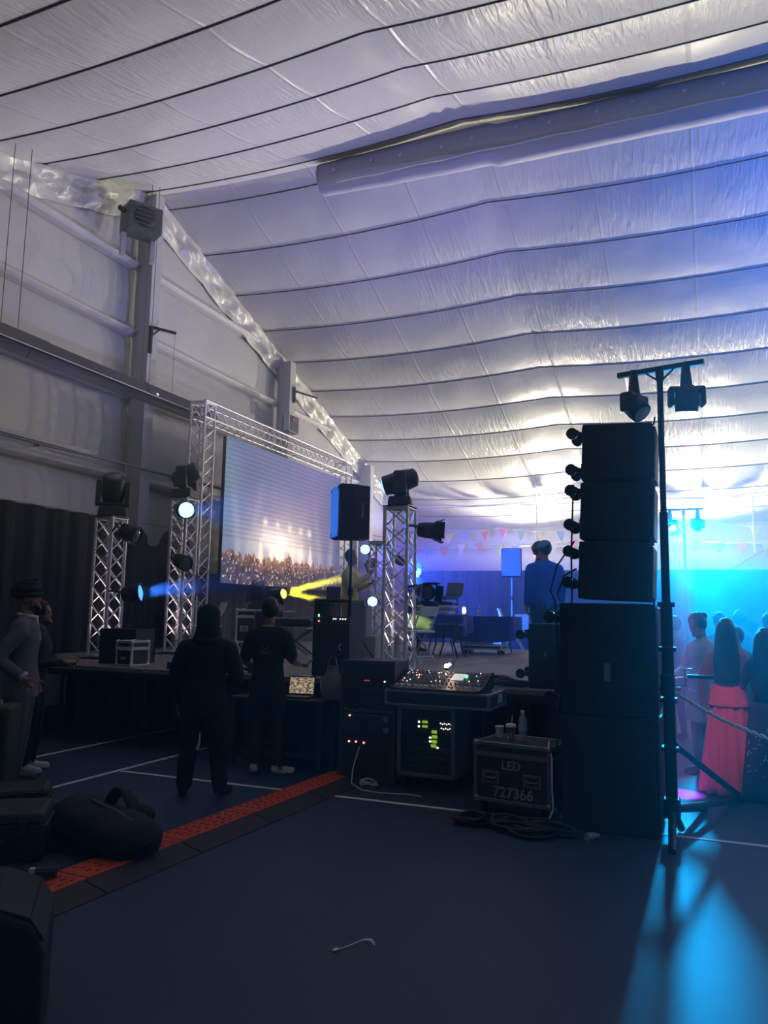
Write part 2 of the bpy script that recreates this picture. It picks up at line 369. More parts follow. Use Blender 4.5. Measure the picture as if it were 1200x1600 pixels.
uh = thing('unit_heater', 'grey fan unit bracketed to the wall high beside the ridge column', 'fan unit', (-9.25, 10.62, 8.25), facing((1, -0.55)))
GM = mat('unit_grey', (0.13, 0.14, 0.17), 0.5, 0.3, bump=0.1)
MB().box((0, 0, 0.28), (0.62, 0.48, 0.50)).build('cabinet', GM, uh, bevel=0.03)
MB().lathe([(0.19, 0), (0.20, 0.02), (0.17, 0.05), (0.06, 0.06), (0.0001, 0.06)], mtx((0.02, 0.24, 0.28), (-PI/2, 0, 0))).build('fan_ring', mat('unit_dark', (0.04, 0.045, 0.055), 0.5), uh)
for k in range(5): MB().box((0.02, 0.30, 0.12+k*0.08), (0.40, 0.012, 0.015)).build('grille_bar', GM, uh)
MB().cyl((0.34, 0.1, 0.34), (0.46, 0.16, 0.34), 0.05, 0.045, 12).build('motor', MATS['unit_dark'], uh)
MB().box((-0.27, -0.12, -0.17), (0.08, 0.1, 0.42)).build('support_leg', STEEL, uh); MB().box((0.27, -0.12, -0.17), (0.08, 0.1, 0.42)).build('support_leg', STEEL, uh)

br = thing('wall_bracket', 'black angled bracket fixed to the tall steel column', 'bracket', (-9.46, 11.3, 6.3))
MB().box((0.0, 0, 0.28), (0.05, 0.06, 0.52)).build('upright', BLACKM, br); MB().box((0.12, 0.2, 0.52), (0.05, 0.5, 0.045), (0, 0, -0.5)).build('arm', BLACKM, br); MB().cyl((0, 0, 0.35), (0.08, 0.13, 0.5), 0.018).build('brace', BLACKM, br)
MB().cyl((0.24, 0.40, 0.5), (0.24, 0.40, -0.75), 0.004, n=5).build('drop_cord', STRAP, br)
br2 = thing('wall_bracket', 'thin arm bracket on the column above the screen', 'bracket', (-9.46, 16.8, 7.0))
MB().box((0.0, 0, 0.0), (0.05, 0.06, 0.4)).build('upright', BLACKM, br2); MB().box((0.12, 0.35, 0.1), (0.04, 0.85, 0.04), (0, 0, -0.3)).build('arm', BLACKM, br2)
ex = thing('wall_lamp', 'black boxed lamp with a pale frame on the column above the screen', 'lamp', (-9.42, 16.5, 5.9))
MB().box((0.05, 0, 0.26), (0.2, 0.5, 0.42)).build('housing', BLACK, ex, bevel=0.02); MB().box((0.1, -0.29, 0.3), (0.16, 0.02, 0.5)).build('frame', STEEL, ex)
MB().box((0.16, 0.04, 0.36), (0.01, 0.3, 0.1)).build('face', mat('dim_red', (0.22, 0.05, 0.06), 0.4), ex)

# drapes
def drape(name, label, p0, p1, zb, zt, m, nf, amp, scallop=0.0, seed=0.0, nrm=(0, 0)):
    p0, p1 = Vector((*p0, 0)), Vector((*p1, 0)); d = p1-p0; L = d.length; t = d/L; n = Vector((-t.y, t.x, 0))
    def fn(u, v):
        s = u*L; ph = 2*PI*nf*u + 2.2*vnoise(s*0.7, seed)
        top = zt - scallop*abs(math.sin(PI*u*3.0))**1.4
        z = zb+(top-zb)*v; a = amp*(1.15-0.5*v)*(0.7+0.5*vnoise(s*0.5, seed+4))
        p = p0 + d*u + n*(a*math.sin(ph)+0.3*a*math.sin(2.7*ph+1)) + t*(0.25*amp*math.sin(ph*0.5+v))
        return (p.x, p.y, z)
    o = MB().grid(fn, nf*14, 10).build(name, m); return tag(o, label, 'curtain')
drape('stage_drape', 'black pleated drape hung along the gable wall at the left', (-9.35, 3.2), (-9.35, 10.35), 0.9, 3.12, CURT, 15, 0.10, 0.0, 1.0)
drape('stage_drape', 'black drape sagging between the column and the screen truss', (-9.3, 10.4), (-9.3, 12.6), 0.9, 3.05, CURT, 7, 0.08, 0.32, 2.0)
drape('stage_drape', 'grey backdrop drape under and behind the video screen', (-8.95, 11.7), (-8.95, 18.4), 0.9, 2.3, GREYCURT, 16, 0.035, 0.0, 3.0)
drape('stage_drape', 'dark blue drape along the far side wall behind the performers', (15.0, 25.0), (-9.6, 25.0), 0.0, 3.03, BLUECURT, 60, 0.05, 0.0, 4.0)
cab = thing('drape_cable', 'thin steel cable that carries the black drape on the gable wall', 'cable', (-9.35, 0, 3.13))
MB().cyl((0, 3.0, 0.02), (0.05, 12.7, -0.02), 0.006, n=5).build('cable', STRAP, cab)

# conduit with drop rods under the far eave
ec = thing('eave_conduit', 'thin white conduit with drop rods along the far eave', 'pipe', (0, 24.7, 5.12))
MB().cyl((-9.7, 0, 0), (15, 0, 0), 0.02, n=6).build('pipe', WHITEP, ec)
for x in (-4.95, 1.3, 7.5): MB().cyl((x, 0, 0), (x, 0, -1.6), 0.02, n=6).build('drop_rod', WHITEP, ec)
wb = thing('wall_brace', 'thin diagonal brace rod on the far white wall at the right', 'brace', (0.6, 26.35, 3.05))
MB().cyl((0, 0, 0), (2.4, 0, 1.5), 0.022, n=6).build('rod', GREYP, wb)
sg = thing('wall_sign', 'small white sign with dark markings on the far wall', 'sign', (-9.2, 26.25, 3.45))
MB().box((0, 0, 0.22), (0.16, 0.02, 0.44)).build('plate', WHITEP, sg)
for k in range(4): MB().box((0, -0.014, 0.08+0.095*k), (0.07, 0.008, 0.055)).build('mark', GREYP, sg)

# flood lamps behind the far drape
for i, p in enumerate(FLOODS):
    fl_ = thing('flood_lamp', 'warm floodlight behind the far blue drape, %s from the screen end' % ['first', 'second', 'third', 'fourth'][i], 'floodlight', (p[0], p[1]+0.12, p[2]-0.12))
    MB().box((0, 0.1, 0), (0.36, 0.10, 0.26), (0.9, 0, 0)).build('housing', BLACKM, fl_, bevel=0.01); MB().box((0, 0.25, -0.05), (0.05, 0.32, 0.05)).build('arm', BLACKM, fl_)

# bunting
FL = [mat('flag_'+n, c, 0.7, var=0.05) for n, c in (('pink', (0.75, 0.12, 0.25)), ('green', (0.40, 0.62, 0.35)), ('yellow', (0.78, 0.72, 0.25)), ('blue', (0.16, 0.32, 0.62)), ('red', (0.75, 0.10, 0.10)), ('white', (0.75, 0.77, 0.70)))]
fmesh = [MB().prism([(-0.15, 0), (0.15, 0), (0, -0.36)], -0.004, 0.004, Matrix(((1, 0, 0, 0), (0, 0, 1, 0), (0, 1, 0, 0), (0, 0, 0, 1)))).mesh('flag', m) for m in FL]
for r, (z, lab) in enumerate(((4.42, 'upper string of coloured triangular bunting along the far wall'), (4.02, 'lower string of coloured triangular bunting along the far wall'))):
    bt = thing('bunting', lab, 'bunting', (0, 24.9+0.5*r, z))
    xs = [-9.4+0.1*k for k in range(161)]
    sag = lambda x: -0.16*abs(math.sin((x+9.4)*PI/3.2+r))
    MB().tube([(x, 0, sag(x)) for x in xs], 0.008, 4).build('string', WHITEP, bt)
    x = -9.2+0.3*r; k = 0
    while x < 6.5:
        o = bpy.data.objects.new('flag', fmesh[(k*7+r*3+k//5) % 6]); COL.objects.link(o); o.parent = bt
        o.location = (x, 0, sag(x)-0.01); o.rotation_euler = (0.1*math.sin(k*2.3), 0.12*math.sin(k*1.3), 0.5*math.sin(k*3.1)); x += 0.62; k += 1

# ================================================================ stage
stage = thing('stage_platform', 'grey modular stage deck on black legs', 'stage', (0, 0, 0))
px0, pw, py0, pd = -9.2, 1.025, 7.5, 1.84
panel = None; ALT = [DECK, mat('stage_deck_worn', (0.25, 0.24, 0.23), 0.6, var=0.3, scale=3, bump=0.2)]
for j in range(6):
    for i in range(8):
        M = mtx((px0+pw*(i+0.5), py0+pd*(j+0.5), 0.875))
        if panel is None or (i+j) % 2 == 1 and panel2 is None:
            o = MB().box((0, 0, 0), (pw-0.012, pd-0.012, 0.05)).build('deck_panel', ALT[(i+j) % 2], stage, bevel=0.004); o.matrix_local = M
            if panel is None: panel = o; panel2 = None
            else: panel2 = o
        else: inst(panel if (i+j) % 2 == 0 else panel2, stage, M)
leg = MB().cyl((0, 0, 0), (0, 0, 0.78), 0.026).build('leg', BLACKM, stage); leg.matrix_local = mtx((px0+0.05, py0+0.06, 0))
for j in range(0, 7, 1):
    for i in range(0, 9, 1):
        if i == 0 and j == 0: continue
        if j in (0, 1, 6) or i in (0, 8): inst(leg, stage, mtx((px0+0.05+(pw*8-0.1)*i/8, py0+0.06+(pd*6-0.12)*j/6, 0)))
for y in (py0+0.03, py0+pd, py0+pd*6-0.03): MB().box((px0+pw*4, y, 0.815), (pw*8, 0.05, 0.07)).build('cross_beam', BLACKM, stage)
skirt = drape('stage_skirt', 'black cloth skirt hanging below the stage deck', (-8.9, 9.2), (-1.2, 9.2), 0.0, 0.78, CURT, 30, 0.03, 0, 6)

# ---------------------------------------------------------------- trusses
BR = {}
def truss_parts(parent, M, L, s, rc=0.024, rb=0.0105, pitch=0.235, top=True):
    key = (round(L, 3), s, pitch)
    if ('c', L) not in BR:
        BR[('c', L)] = MB().cyl((0, 0, 0), (0, 0, L), rc, n=10).mesh('chord', ALU)
    h = s/2
    n = int(L/pitch); p = L/n
    if ('b', key) not in BR:
        BR[('b', key)] = [MB().cyl((-h, -h, 0), (h, -h, p), rb, n=7).mesh('brace', ALU), MB().cyl((h, -h, 0), (-h, -h, p), rb, n=7).mesh('brace', ALU)]
        m = MB()
        for a, b in (((-h, -h, 0), (h, -h, 0)), ((h, -h, 0), (h, h, 0)), ((h, h, 0), (-h, h, 0)), ((-h, h, 0), (-h, -h, 0))): m.cyl(a, b, rc*0.8, n=8)
        BR[('e', key)] = m.mesh('end_frame', ALU)
    def put(name, me, MM):
        o = bpy.data.objects.new(name, me); COL.objects.link(o); o.parent = parent; o.matrix_local = M @ MM
    for x in (-h, h):
        for y in (-h, h): put('chord', BR[('c', L)], mtx((x, y, 0)))
    for f in range(4):
        for k in range(n):
            put('brace', BR[('b', key)][0], mtx((0, 0, k*p), (0, 0, f*PI/2)))
            if L < 3 and f in (0, 1): put('brace', BR[('b', key)][1], mtx((0, 0, k*p), (0, 0, f*PI/2)))
    put('end_frame', BR[('e', key)], mtx((0, 0, 0.02))); put('end_frame', BR[('e', key)], mtx((0, 0, L-0.02)))
def totem(label, x, y, L, s=0.30):
    t = thing('truss_totem', label, 'truss', (x, y, 0.9), 0, 'upright truss totems on the stage')
    MB().box((0, 0, 0.006), (s+0.22, s+0.22, 0.012)).build('base_plate', BLACKM, t)
    truss_parts(t, mtx((0, 0, 0.012)), L-0.03, s)
    MB().box((0, 0, L-0.01), (s+0.05, s+0.05, 0.014)).build('top_plate', BLACKM, t); return t
totem('short truss totem at the far left of the stage', -7.86, 8.78, 2.0, 0.29)
totem('tall truss totem standing in front of the screen frame', -7.82, 10.4, 2.5, 0.29)
totem('truss totem in the middle of the stage beside the mixing desk', -3.5, 8.98, 2.02, 0.29)
totem('truss totem behind the singer in yellow near the far end of the screen', -5.12, 12.25, 1.9, 0.29)

sf = thing('screen_truss_frame', 'goalpost truss frame that carries the video screen', 'truss', (-8.55, 11.78, 0.9))
truss_parts(sf, mtx(), 4.5, 0.31)
truss_parts(sf, mtx((0, 6.1, 0)), 4.5, 0.31)
truss_parts(sf, mtx((0, -0.155, 4.36), (-PI/2, 0, 0)), 6.41, 0.31)
for y in (0, 6.1): MB().box((0, y, 0.006), (0.5, 0.5, 0.012)).build('base_plate', BLACKM, sf)

# video screen: an LED picture of a concert crowd, computed cell by cell
scr = thing('video_screen', 'large glowing video screen showing a bright concert stage over a crowd', 'screen', (-8.33, 14.78, 2.1))
NX, NZ, SW, SH = 260, 140, 5.05, 2.78
def scr_col(u, v):
    n1 = vnoise(u*4, v*3, 1.0); n2 = vnoise(u*11, v*6, 2.0)
    def mixc(a, b, t): t = max(0, min(1, t)); return [a[i]+(b[i]-a[i])*t for i in range(3)]
    c = mixc((0.15, 0.21, 0.42), (0.25, 0.20, 0.46), u*1.3 + 0.5*n1 + 0.3*n2)
    c = mixc(c, (0.07, 0.11, 0.30), (u-0.72)*3.0)
    c = mixc(c, (0.22, 0.38, 0.48), (0.16-u)*3.0*(1-abs(v-0.55)*1.5) + 0.5*n1*(u < 0.3))
    g = math.exp(-(((u-0.47)/0.30)**2 + ((v-0.36)/0.30)**2))*(0.9+0.3*vnoise(u*9, v*3, 9.0)); c = mixc(c, (0.66, 0.53, 0.60), g*0.95)
    g2 = math.exp(-(((u-0.43)/0.19)**2 + ((v-0.31)/0.13)**2))*(0.95+0.55*n2+0.35*vnoise(u*26, v*7, 6.0)); c = mixc(c, (1.7, 1.5, 1.35), g2)
    for cu_, w in ((0.30, .05), (0.40, .05), (0.5, .045), (0.60, .045), (0.68, .04)):   # stage lights
        q = math.exp(-(((u-cu_)/0.016)**2 + ((v-0.46+0.05*(u-.4))/0.03)**2)); c = mixc(c, (1.4, 1.25, 1.0), q*0.9)
    for ru, sl in ((0.2, 0.15), (0.1, -0.1), (0.78, -0.12), (0.9, 0.05)):              # pale rays
        q = math.exp(-(((u-ru-sl*(v-0.3))/0.025)**2))*max(0, min(1, (0.8-v)*2)); c = mixc(c, (0.62, 0.68, 0.70), q*0.45)
    for k in range(6):                                                                 # flames in front of the stage
        fu = 0.27+0.085*k; q = max(0, 1-abs(u-fu)/(0.034*(1.0-min(1, max(0, (v-0.2)*6)))+1e-4)) if 0.16 < v < 0.38 else 0
        c = mixc(c, (1.5, 1.3, 1.05), q*0.8)
    stripe = 0.86+0.14*math.sin(v*190); c = [x*stripe if v > 0.3 else x for x in c]
    seam = 0.9 if (u*5) % 1 < 0.012 else 1.0
    hgt = 0.20+0.05*vnoise(u*9, 5.0)+0.045*vnoise(u*38, 8.0)+0.05*max(0, vnoise(u*75, 3.3))
    if v < hgt:
        d = (hgt-v)/0.25; cc = mixc((0.50, 0.24, 0.15), (0.10, 0.07, 0.08), d*2.2 + 0.25*abs(u-0.45)*3)
        cc = mixc(cc, (0.07, 0.07, 0.15), abs(u-0.46)*2.2-0.35)
        arm = vnoise(u*60+v*10, v*14, 4.0); cc = [x*(1.0+0.9*arm) for x in cc]
        if vnoise(u*85, v*52, 7.0) > 0.38: cc = mixc(cc, (0.95, 0.72, 0.55), 0.75)
        c = cc
    return [max(0, x*seam) for x in c]
m = MB().grid(lambda u, v: (0, SW*(u-0.5), SH*v), NX, NZ, False)
me = m.mesh('picture'); ca = me.color_attributes.new('picture', 'FLOAT_COLOR', 'POINT'); data = []
for j in range(NZ+1):
    for i in range(NX+1): data += [*scr_col(i/NX, j/NZ), 1.0]
ca.data.foreach_set('color', data)
pm = bpy.data.materials.new('led_picture'); pm.use_nodes = True; nt = pm.node_tree; b = nt.nodes['Principled BSDF']
at = nt.nodes.new('ShaderNodeAttribute'); at.attribute_name = 'picture'; nt.links.new(at.outputs['Color'], b.inputs['Emission Color']); b.inputs['Emission Strength'].default_value = 1.55
b.inputs['Base Color'].default_value = (0.01, 0.01, 0.01, 1); b.inputs['Roughness'].default_value = 0.8; b.inputs['Specular IOR Level'].default_value = 0.1
pm.cycles.emission_sampling = 'NONE'; me.materials.append(pm); po = bpy.data.objects.new('picture', me); COL.objects.link(po); po.parent = scr
ca0 = MB().box((0, 0, 0), (0.07, SW/5-0.004, SH/4-0.004)).build('led_cabinet', BLACK, scr); ca0.matrix_local = mtx((-0.042, -SW/2+SW/10, SH/8))
for i in range(5):
    for j in range(4):
        if i or j: inst(ca0, scr, mtx((-0.042, -SW/2+SW/5*(i+0.5), SH/4*(j+0.5))))

# ---------------------------------------------------------------- lamps
CYAN = glow('cyan_lens', (0.25, 0.75, 1.0), 3.0); BLUEL = glow('blue_lens', (0.28, 0.58, 1.0), 5.0); DEEPB = glow('deep_blue_lens', (0.05, 0.25, 1.0), 4.0)
MAG = glow('magenta_lens', (1.0, 0.12, 0.75), 5.0); YEL = glow('yellow_lens', (1.0, 0.95, 0.12), 5.0); OFFL = mat('unlit_lens', (0.10, 0.11, 0.13), 0.15, spec=0.8); WARML = glow('warm_lens', (1, 0.75, 0.4), 8)
def moving_head(label, loc, rz, tilt, lens, s=1.0, group='moving head lamps', name='moving_head_lamp', long=1.0):
    t = thing(name, label, 'stage light', loc, rz, group); S = lambda a: [x*s for x in a]
    MB().box(S((0, 0, 0.055)), S((0.33, 0.30, 0.11)), taper=0.9).build('base', BLACK, t, bevel=0.012*s)
    MB().box(S((0.0, -0.148, 0.055)), S((0.12, 0.012, 0.05)), (-0.12, 0, 0)).build('display', mat('display_panel', (0.30, 0.32, 0.34), 0.3), t)
    y = MB().cyl(S((0, 0, 0.10)), S((0, 0, 0.14)), 0.09*s, n=14); y.box(S((0, 0, 0.15)), S((0.36, 0.12, 0.035)))
    for sx in (-1, 1): y.box(S((0.168*sx, 0, 0.28)), S((0.06, 0.20, 0.30)), taper=1.0, tapery=0.7)
    y.build('yoke', BLACK, t, bevel=0.015*s)
    h = MB().lathe([(0.06*s, -0.20*s*long), (0.115*s, -0.17*s*long), (0.137*s, -0.06*s), (0.137*s, 0.06*s), (0.13*s, 0.09*s*long), (0.125*s, 0.19*s*long), (0.105*s, 0.2*s*long)], mtx((0, 0, 0.32*s), (tilt-PI/2, 0, 0)), 18).build('head', BLACK, t)
    MB().lathe([(0.10*s, 0.195*s*long), (0.09*s, 0.21*s*long), (0.0001, 0.215*s*long)], mtx((0, 0, 0.32*s), (tilt-PI/2, 0, 0)), 18).build('lens', lens, h)
    return t
def par_can(label, loc, d, lens, s=1.0, doors=False, arm=None, group='par cans clamped to the totems'):
    d = Vector(d).normalized(); t = thing('par_can', label, 'stage light', loc, 0, group); t.rotation_euler = d.to_track_quat('Y', 'Z').to_euler()
    R = mtx((0, 0, 0), (-PI/2, 0, 0))
    can = MB().lathe([(0.05*s, -0.13*s), (0.085*s, -0.11*s), (0.10*s, -0.03*s), (0.105*s, 0.09*s), (0.095*s, 0.09*s), (0.09*s, 0.06*s)], R, 18).build('can', BLACKM, t)
    MB().lathe([(0.092*s, 0.062*s), (0.06*s, 0.078*s), (0.0001, 0.082*s)], R, 18).build('lens', lens, can)
    y = MB().tube([(0.115*s, 0, 0), (0.118*s, -0.10*s, 0.03), (0.06*s, -0.19*s, 0.05*s), (-0.06*s, -0.19*s, 0.05*s), (-0.118*s, -0.10*s, 0.03), (-0.115*s, 0, 0)], 0.011*s, 6)
    y.build('yoke', BLACKM, t)
    if doors:
        for a in range(4): MB().box((0, 0.15*s, 0.125*s), (0.21*s, 0.13*s, 0.006), (0.35, 0, 0)).build('barn_door', BLACKM, t).matrix_local = Matrix.Rotation(a*PI/2, 4, 'Y')
    if arm is not None:
        q = t.rotation_euler.to_matrix().to_4x4(); q.translation = Vector(loc); v = q.inverted() @ Vector(arm)
        MB().cyl((0, -0.19*s, 0.05*s), v, 0.014).build('clamp_arm', BLACKM, t)
    return t
moving_head('moving head lamp tilted upward on the far left totem', (-7.86, 8.78, 2.9), facing((0.66, -0.75)), 0.95, OFFL, 1.18)
moving_head('moving head lamp on the tall totem in front of the screen frame', (-7.82, 10.4, 3.4), facing((0.95, 0.2)), 0.45, OFFL, 1.15)
moving_head('moving head lamp with cyan lens on the totem beside the mixing desk', (-3.5, 8.98, 2.92), facing((-1, -0.28)), -0.28, CYAN, 0.98, long=1.15)
moving_head('moving head lamp standing on the road case under the screen', (-7.95, 12.95, 1.62), facing((0.5, -0.8)), 0.9, OFFL, 1.05)
yh = (-7.0, 12.0, 1.6)
moving_head('moving head lamp throwing yellow beams on a crate behind the technician', yh, facing((1, -0.1)), 0.15, YEL, 0.85)
par_can('unlit par can high on the right of the far left totem', (-7.36, 8.62, 2.62), (0.9, 0.2, -0.35), OFFL, 1.25, False, (-7.72, 8.64, 2.66))
par_can('par can low on the far left totem throwing a blue beam', (-7.25, 8.62, 1.80), (0.95, 0.28, 0.14), DEEPB, 1.25, False, (-7.72, 8.64, 1.84))
par_can('brightly lit blue par can near the top of the tall totem', (-7.60, 10.12, 3.16), (0.72, -0.6, -0.12), BLUEL, 1.35, False, (-7.70, 10.28, 3.16))
par_can('unlit par can halfway up the tall totem', (-7.58, 10.1, 2.33), (0.85, -0.3, -0.3), OFFL, 1.2, False, (-7.70, 10.28, 2.36))
par_can('barn door lamp high on the right of the desk totem', (-3.12, 8.9, 2.60), (0.95, 0.45, -0.05), OFFL, 0.95, True, (-3.36, 8.9, 2.66))
par_can('barn door lamp low on the right of the desk totem', (-3.14, 8.9, 1.86), (0.8, -0.75, -0.2), OFFL, 0.95, True, (-3.36, 8.9, 1.92))
par_can('lit blue lamp above the singer in yellow', (-5.35, 12.1, 2.66), (0.45, -0.88, -0.05), BLUEL, 0.9, False, (-5.22, 12.12, 2.66))
par_can('lit blue lamp low on the totem behind the singer', (-5.16, 12.02, 1.78), (0.42, -0.9, 0.0), BLUEL, 0.9, False, (-5.2, 12.12, 1.8))
# their beams
spot('par_beam', (-7.10, 8.66, 1.82), (-5.0, 9.3, 2.1), 2600, (0.03, 0.18, 1.0), 15, 0.5, 0.09)
spot('par_beam', (-7.46, 10.02, 3.14), (-4.1, 8.75, 2.80), 900, (0.02, 0.20, 1.0), 34, 0.8, 0.1)
par_can('par can on the far side of the totem behind the singer, aimed at the wall', (-5.38, 12.5, 2.45), (-0.12, 0.95, 0.1), DEEPB, 0.9, False, (-5.24, 12.38, 2.45))
par_can('par can on the far right corner of the totem behind the singer', (-4.86, 12.5, 2.5), (0.2, 0.95, -0.1), DEEPB, 0.9, False, (-5.0, 12.38, 2.5))
spot('violet_wash', (-5.40, 12.65, 2.47), (-8.4, 26.0, 3.5), 12000, (0.10, 0.03, 1.0), 30, 0.9, 0.08)
spot('violet_wash', (-4.83, 12.65, 2.48), (-3.0, 25.0, 1.2), 9000, (0.02, 0.12, 1.0), 62, 0.9, 0.08)
yl = Vector((-6.80, 11.98, 1.93))
spot('yellow_beam', yl, (-5.55, 12.5, 2.27), 14000, (1.0, 0.92, 0.05), 6, 0.3, 0.05)
spot('yellow_beam', yl, (-5.9, 12.35, 1.73), 9000, (1.0, 0.92, 0.05), 6, 0.3, 0.05)
# little uplights standing inside the totems
for x, y in ((-7.86, 8.78), (-7.82, 10.4), (-3.5, 8.98)):
    spot('totem_uplight', (x, y, 0.95), (x, y, 3.0), 60, (1.0, 0.80, 0.86), 60, 0.8, 0.05)
spot('lavender_fill', (-5.12, 12.25, 2.95), (-6.0, 11.0, 9.0), 750, (0.42, 0.40, 1.0), 130, 0.9, 0.1)  # added fill above the totem, no fixture; tints the roof lining lavender

def t_stand(label, x, y, htop, rz, mast=True, s=1.0):
    t = thing('light_stand', label, 'light stand', (x, y, 0), rz)
    if mast:
        MB().box((0, 0, 0.98), (0.085, 0.085, 1.46)).build('lower_mast', BLACKM, t, bevel=0.006)
        MB().box((0, 0, 2.06), (0.062, 0.062, 0.72)).build('middle_mast', BLACKM, t, bevel=0.005)
        MB().cyl((0, 0, 2.4), (0, 0, htop), 0.024).build('upper_pole', BLACKM, t)
        for z in (0.62, 0.98, 1.36, 1.70): MB().box((0, 0, z), (0.125, 0.125, 0.035)).build('collar', BLACKM, t, bevel=0.006)
        w = MB().box((0.0, -0.09, 1.1), (0.1, 0.1, 0.16)).build('winch', BLACKM, t, bevel=0.01); MB().tube([(0.05, -0.1, 1.1), (0.12, -0.1, 1.1), (0.12, -0.1, 1.22), (0.17, -0.1, 1.22)], 0.009, 6).build('crank', ALU, w)
        MB().box((0, 0, 0.19), (0.12, 0.12, 0.14)).build('foot_block', BLACKM, t, bevel=0.01)
        for dx, dy in ((0.5, 1.35), (0.22, 0.9), (0.02, -0.55), (0.06, 0.1)):
            MB().tube([(0, 0, 0.18), (dx*0.5, dy*0.5, 0.10), (dx, dy, 0.02)], 0.028, 8).build('outrigger', BLACKM, t)
        MB().cyl((0.03, 0.05, 0.64), (0.5, 1.32, 0.06), 0.026).build('brace', BLACKM, t)
        MB().box((0.22, 0.62, 1.12), (0.20, 0.03, 0.03)).build('control_bar', BLACKM, t); 
    else:
        MB().cyl((0, 0, 1.2), (0, 0, htop), 0.02*s).build('upper_pole', BLACKM, t); MB().cyl((0, 0, 0.0), (0, 0, 1.25), 0.03).build('lower_mast', BLACKM, t)
        for a in (0.3, 2.4, 4.5): MB().cyl((0, 0, 0.5), (0.55*math.cos(a), 0.55*math.sin(a), 0.02), 0.014).build('leg', BLACKM, t)
    MB().box((0, 0, htop), (0.68, 0.04, 0.04)).build('t_bar', BLACKM, t); MB().cyl((0, 0, htop-0.10), (0, 0, htop), 0.032).build('hub', BLACKM, t)
    for sx in (-1, 1): MB().cyl((0.02*sx, 0, htop-0.09), (0.12*sx, 0, htop-0.01), 0.008, n=6).build('gusset', BLACKM, t)
    return t
rzT = math.atan2(6.37-6.53, 0.01+0.65)
st1 = t_stand('black crank-up light stand behind the speaker tower', -0.297, 6.45, 3.58, 0.0)
for ch in st1.children:
    if ch.name.split('.')[0] in ('t_bar', 'gusset'): ch.rotation_euler = (0, 0, rzT)
def hung_wash(label, loc, rz, tilt, lens, group='lamps hanging from the light stands'):
    t = thing('wash_light', label, 'stage light', loc, rz, group)
    MB().cyl((0, 0, 0.05), (0, 0, 0.08), 0.028).build('clamp_knob', BLACKM, t); MB().cyl((0, 0, -0.13), (0, 0, 0.06), 0.05, 0.03, 12).build('clamp', BLACK, t)
    y = MB().box((0, 0, -0.145), (0.27, 0.10, 0.05))
    for sx in (-1, 1): y.box((0.118*sx, 0, -0.20), (0.04, 0.11, 0.16))
    y.build('yoke', BLACK, t, bevel=0.02)
    M = mtx((0, 0, -0.22), (tilt, 0, 0))
    h = MB().lathe([(0.05, 0.11), (0.085, 0.08), (0.092, -0.05), (0.085, -0.10), (0.08, -0.10)], M, 18).build('head', BLACK, t)
    MB().lathe([(0.08, -0.098), (0.05, -0.104), (0.0001, -0.106)], M, 18).build('lens', lens, h); return t
hung_wash('wash light with pink lens pointing straight down from the near stand', (-0.10, 6.40, 3.52), 0.25, 0.15, MAG)
hung_wash('unlit wash light tilted down at the left of the near stand', (-0.50, 6.49, 3.52), 1.1, -0.75, WHITEP)
st2 = t_stand('distant light stand beyond the stage with two small lamps', -0.36, 15.4, 3.60, 0.0, False)
hung_wash('lit cyan lamp on the distant light stand', (-0.60, 15.4, 3.53), 0.6, -0.9, glow('cyan_hot', (0.25, 0.9, 1.0), 14))
hung_wash('unlit lamp at the right of the distant light stand', (-0.12, 15.4, 3.53), 0.9, 0.65, OFFL)
spot('cyan_beam', (-0.52, 15.2, 3.2), (0.9, 9.3, 1.9), 14000, (0.0, 0.38, 1.0), 45, 0.9, 0.25)
spot('cyan_beam', (-0.52, 15.2, 3.2), (0.15, 14.2, 1.6), 2500, (0.0, 0.75, 1.0), 24, 0.6, 0.08)
spot('magenta_beam', (-0.10, 6.42, 3.15), (-0.30, 7.92, 0.0), 15000, (1.0, 0.02, 0.75), 7, 0.4, 0.05)
spot('pink_beam', (-0.10, 6.42, 3.15), (0.16, 8.1, 0.5), 190, (1.0, 0.10, 0.22), 16, 0.8, 0.05)
spot('cyan_floor_beam', (2.2, 11.5, 3.6), (0.9, 3.9, 0.0), 150, (0.0, 0.42, 1.0), 18, 0.9, 0.35)

# beam-shaped cones of denser smoke, added so the strongest beams show
def smoke_beam(label, p0, p1, r0, r1, dens, axis=0, flip=True):
    hm = bpy.data.materials.new('beam_smoke'); hm.use_nodes = True; nt = hm.node_tree; nt.nodes.clear()
    out = nt.nodes.new('ShaderNodeOutputMaterial'); v = nt.nodes.new('ShaderNodeVolumeScatter'); v.inputs['Density'].default_value = dens; v.inputs['Anisotropy'].default_value = 0.1
    tc = nt.nodes.new('ShaderNodeTexCoord'); sx = nt.nodes.new('ShaderNodeSeparateXYZ'); mr = nt.nodes.new('ShaderNodeMapRange')   # thins out away from the lamp
    nt.links.new(tc.outputs['Generated'], sx.inputs[0]); nt.links.new(sx.outputs[axis], mr.inputs[0])
    mr.inputs[3].default_value = dens if flip else 0.0; mr.inputs[4].default_value = 0.0 if flip else dens
    nt.links.new(mr.outputs[0], v.inputs['Density'])
    nt.links.new(v.outputs[0], out.inputs['Volume'])
    tag(MB().cyl(p0, p1, r0, r1, 20).build('beam_cone', hm), label, 'smoke', kind='stuff')
yv = Vector(yl)
def along(a, b, t): return Vector(a)+(Vector(b)-Vector(a)).normalized()*t
smoke_beam('cone of smoke added to show the rising yellow beam in front of the singer', along(yl, (-5.55, 12.5, 2.27), 0.03), along(yl, (-5.55, 12.5, 2.27), 1.36), 0.055, 0.10, 1.1)
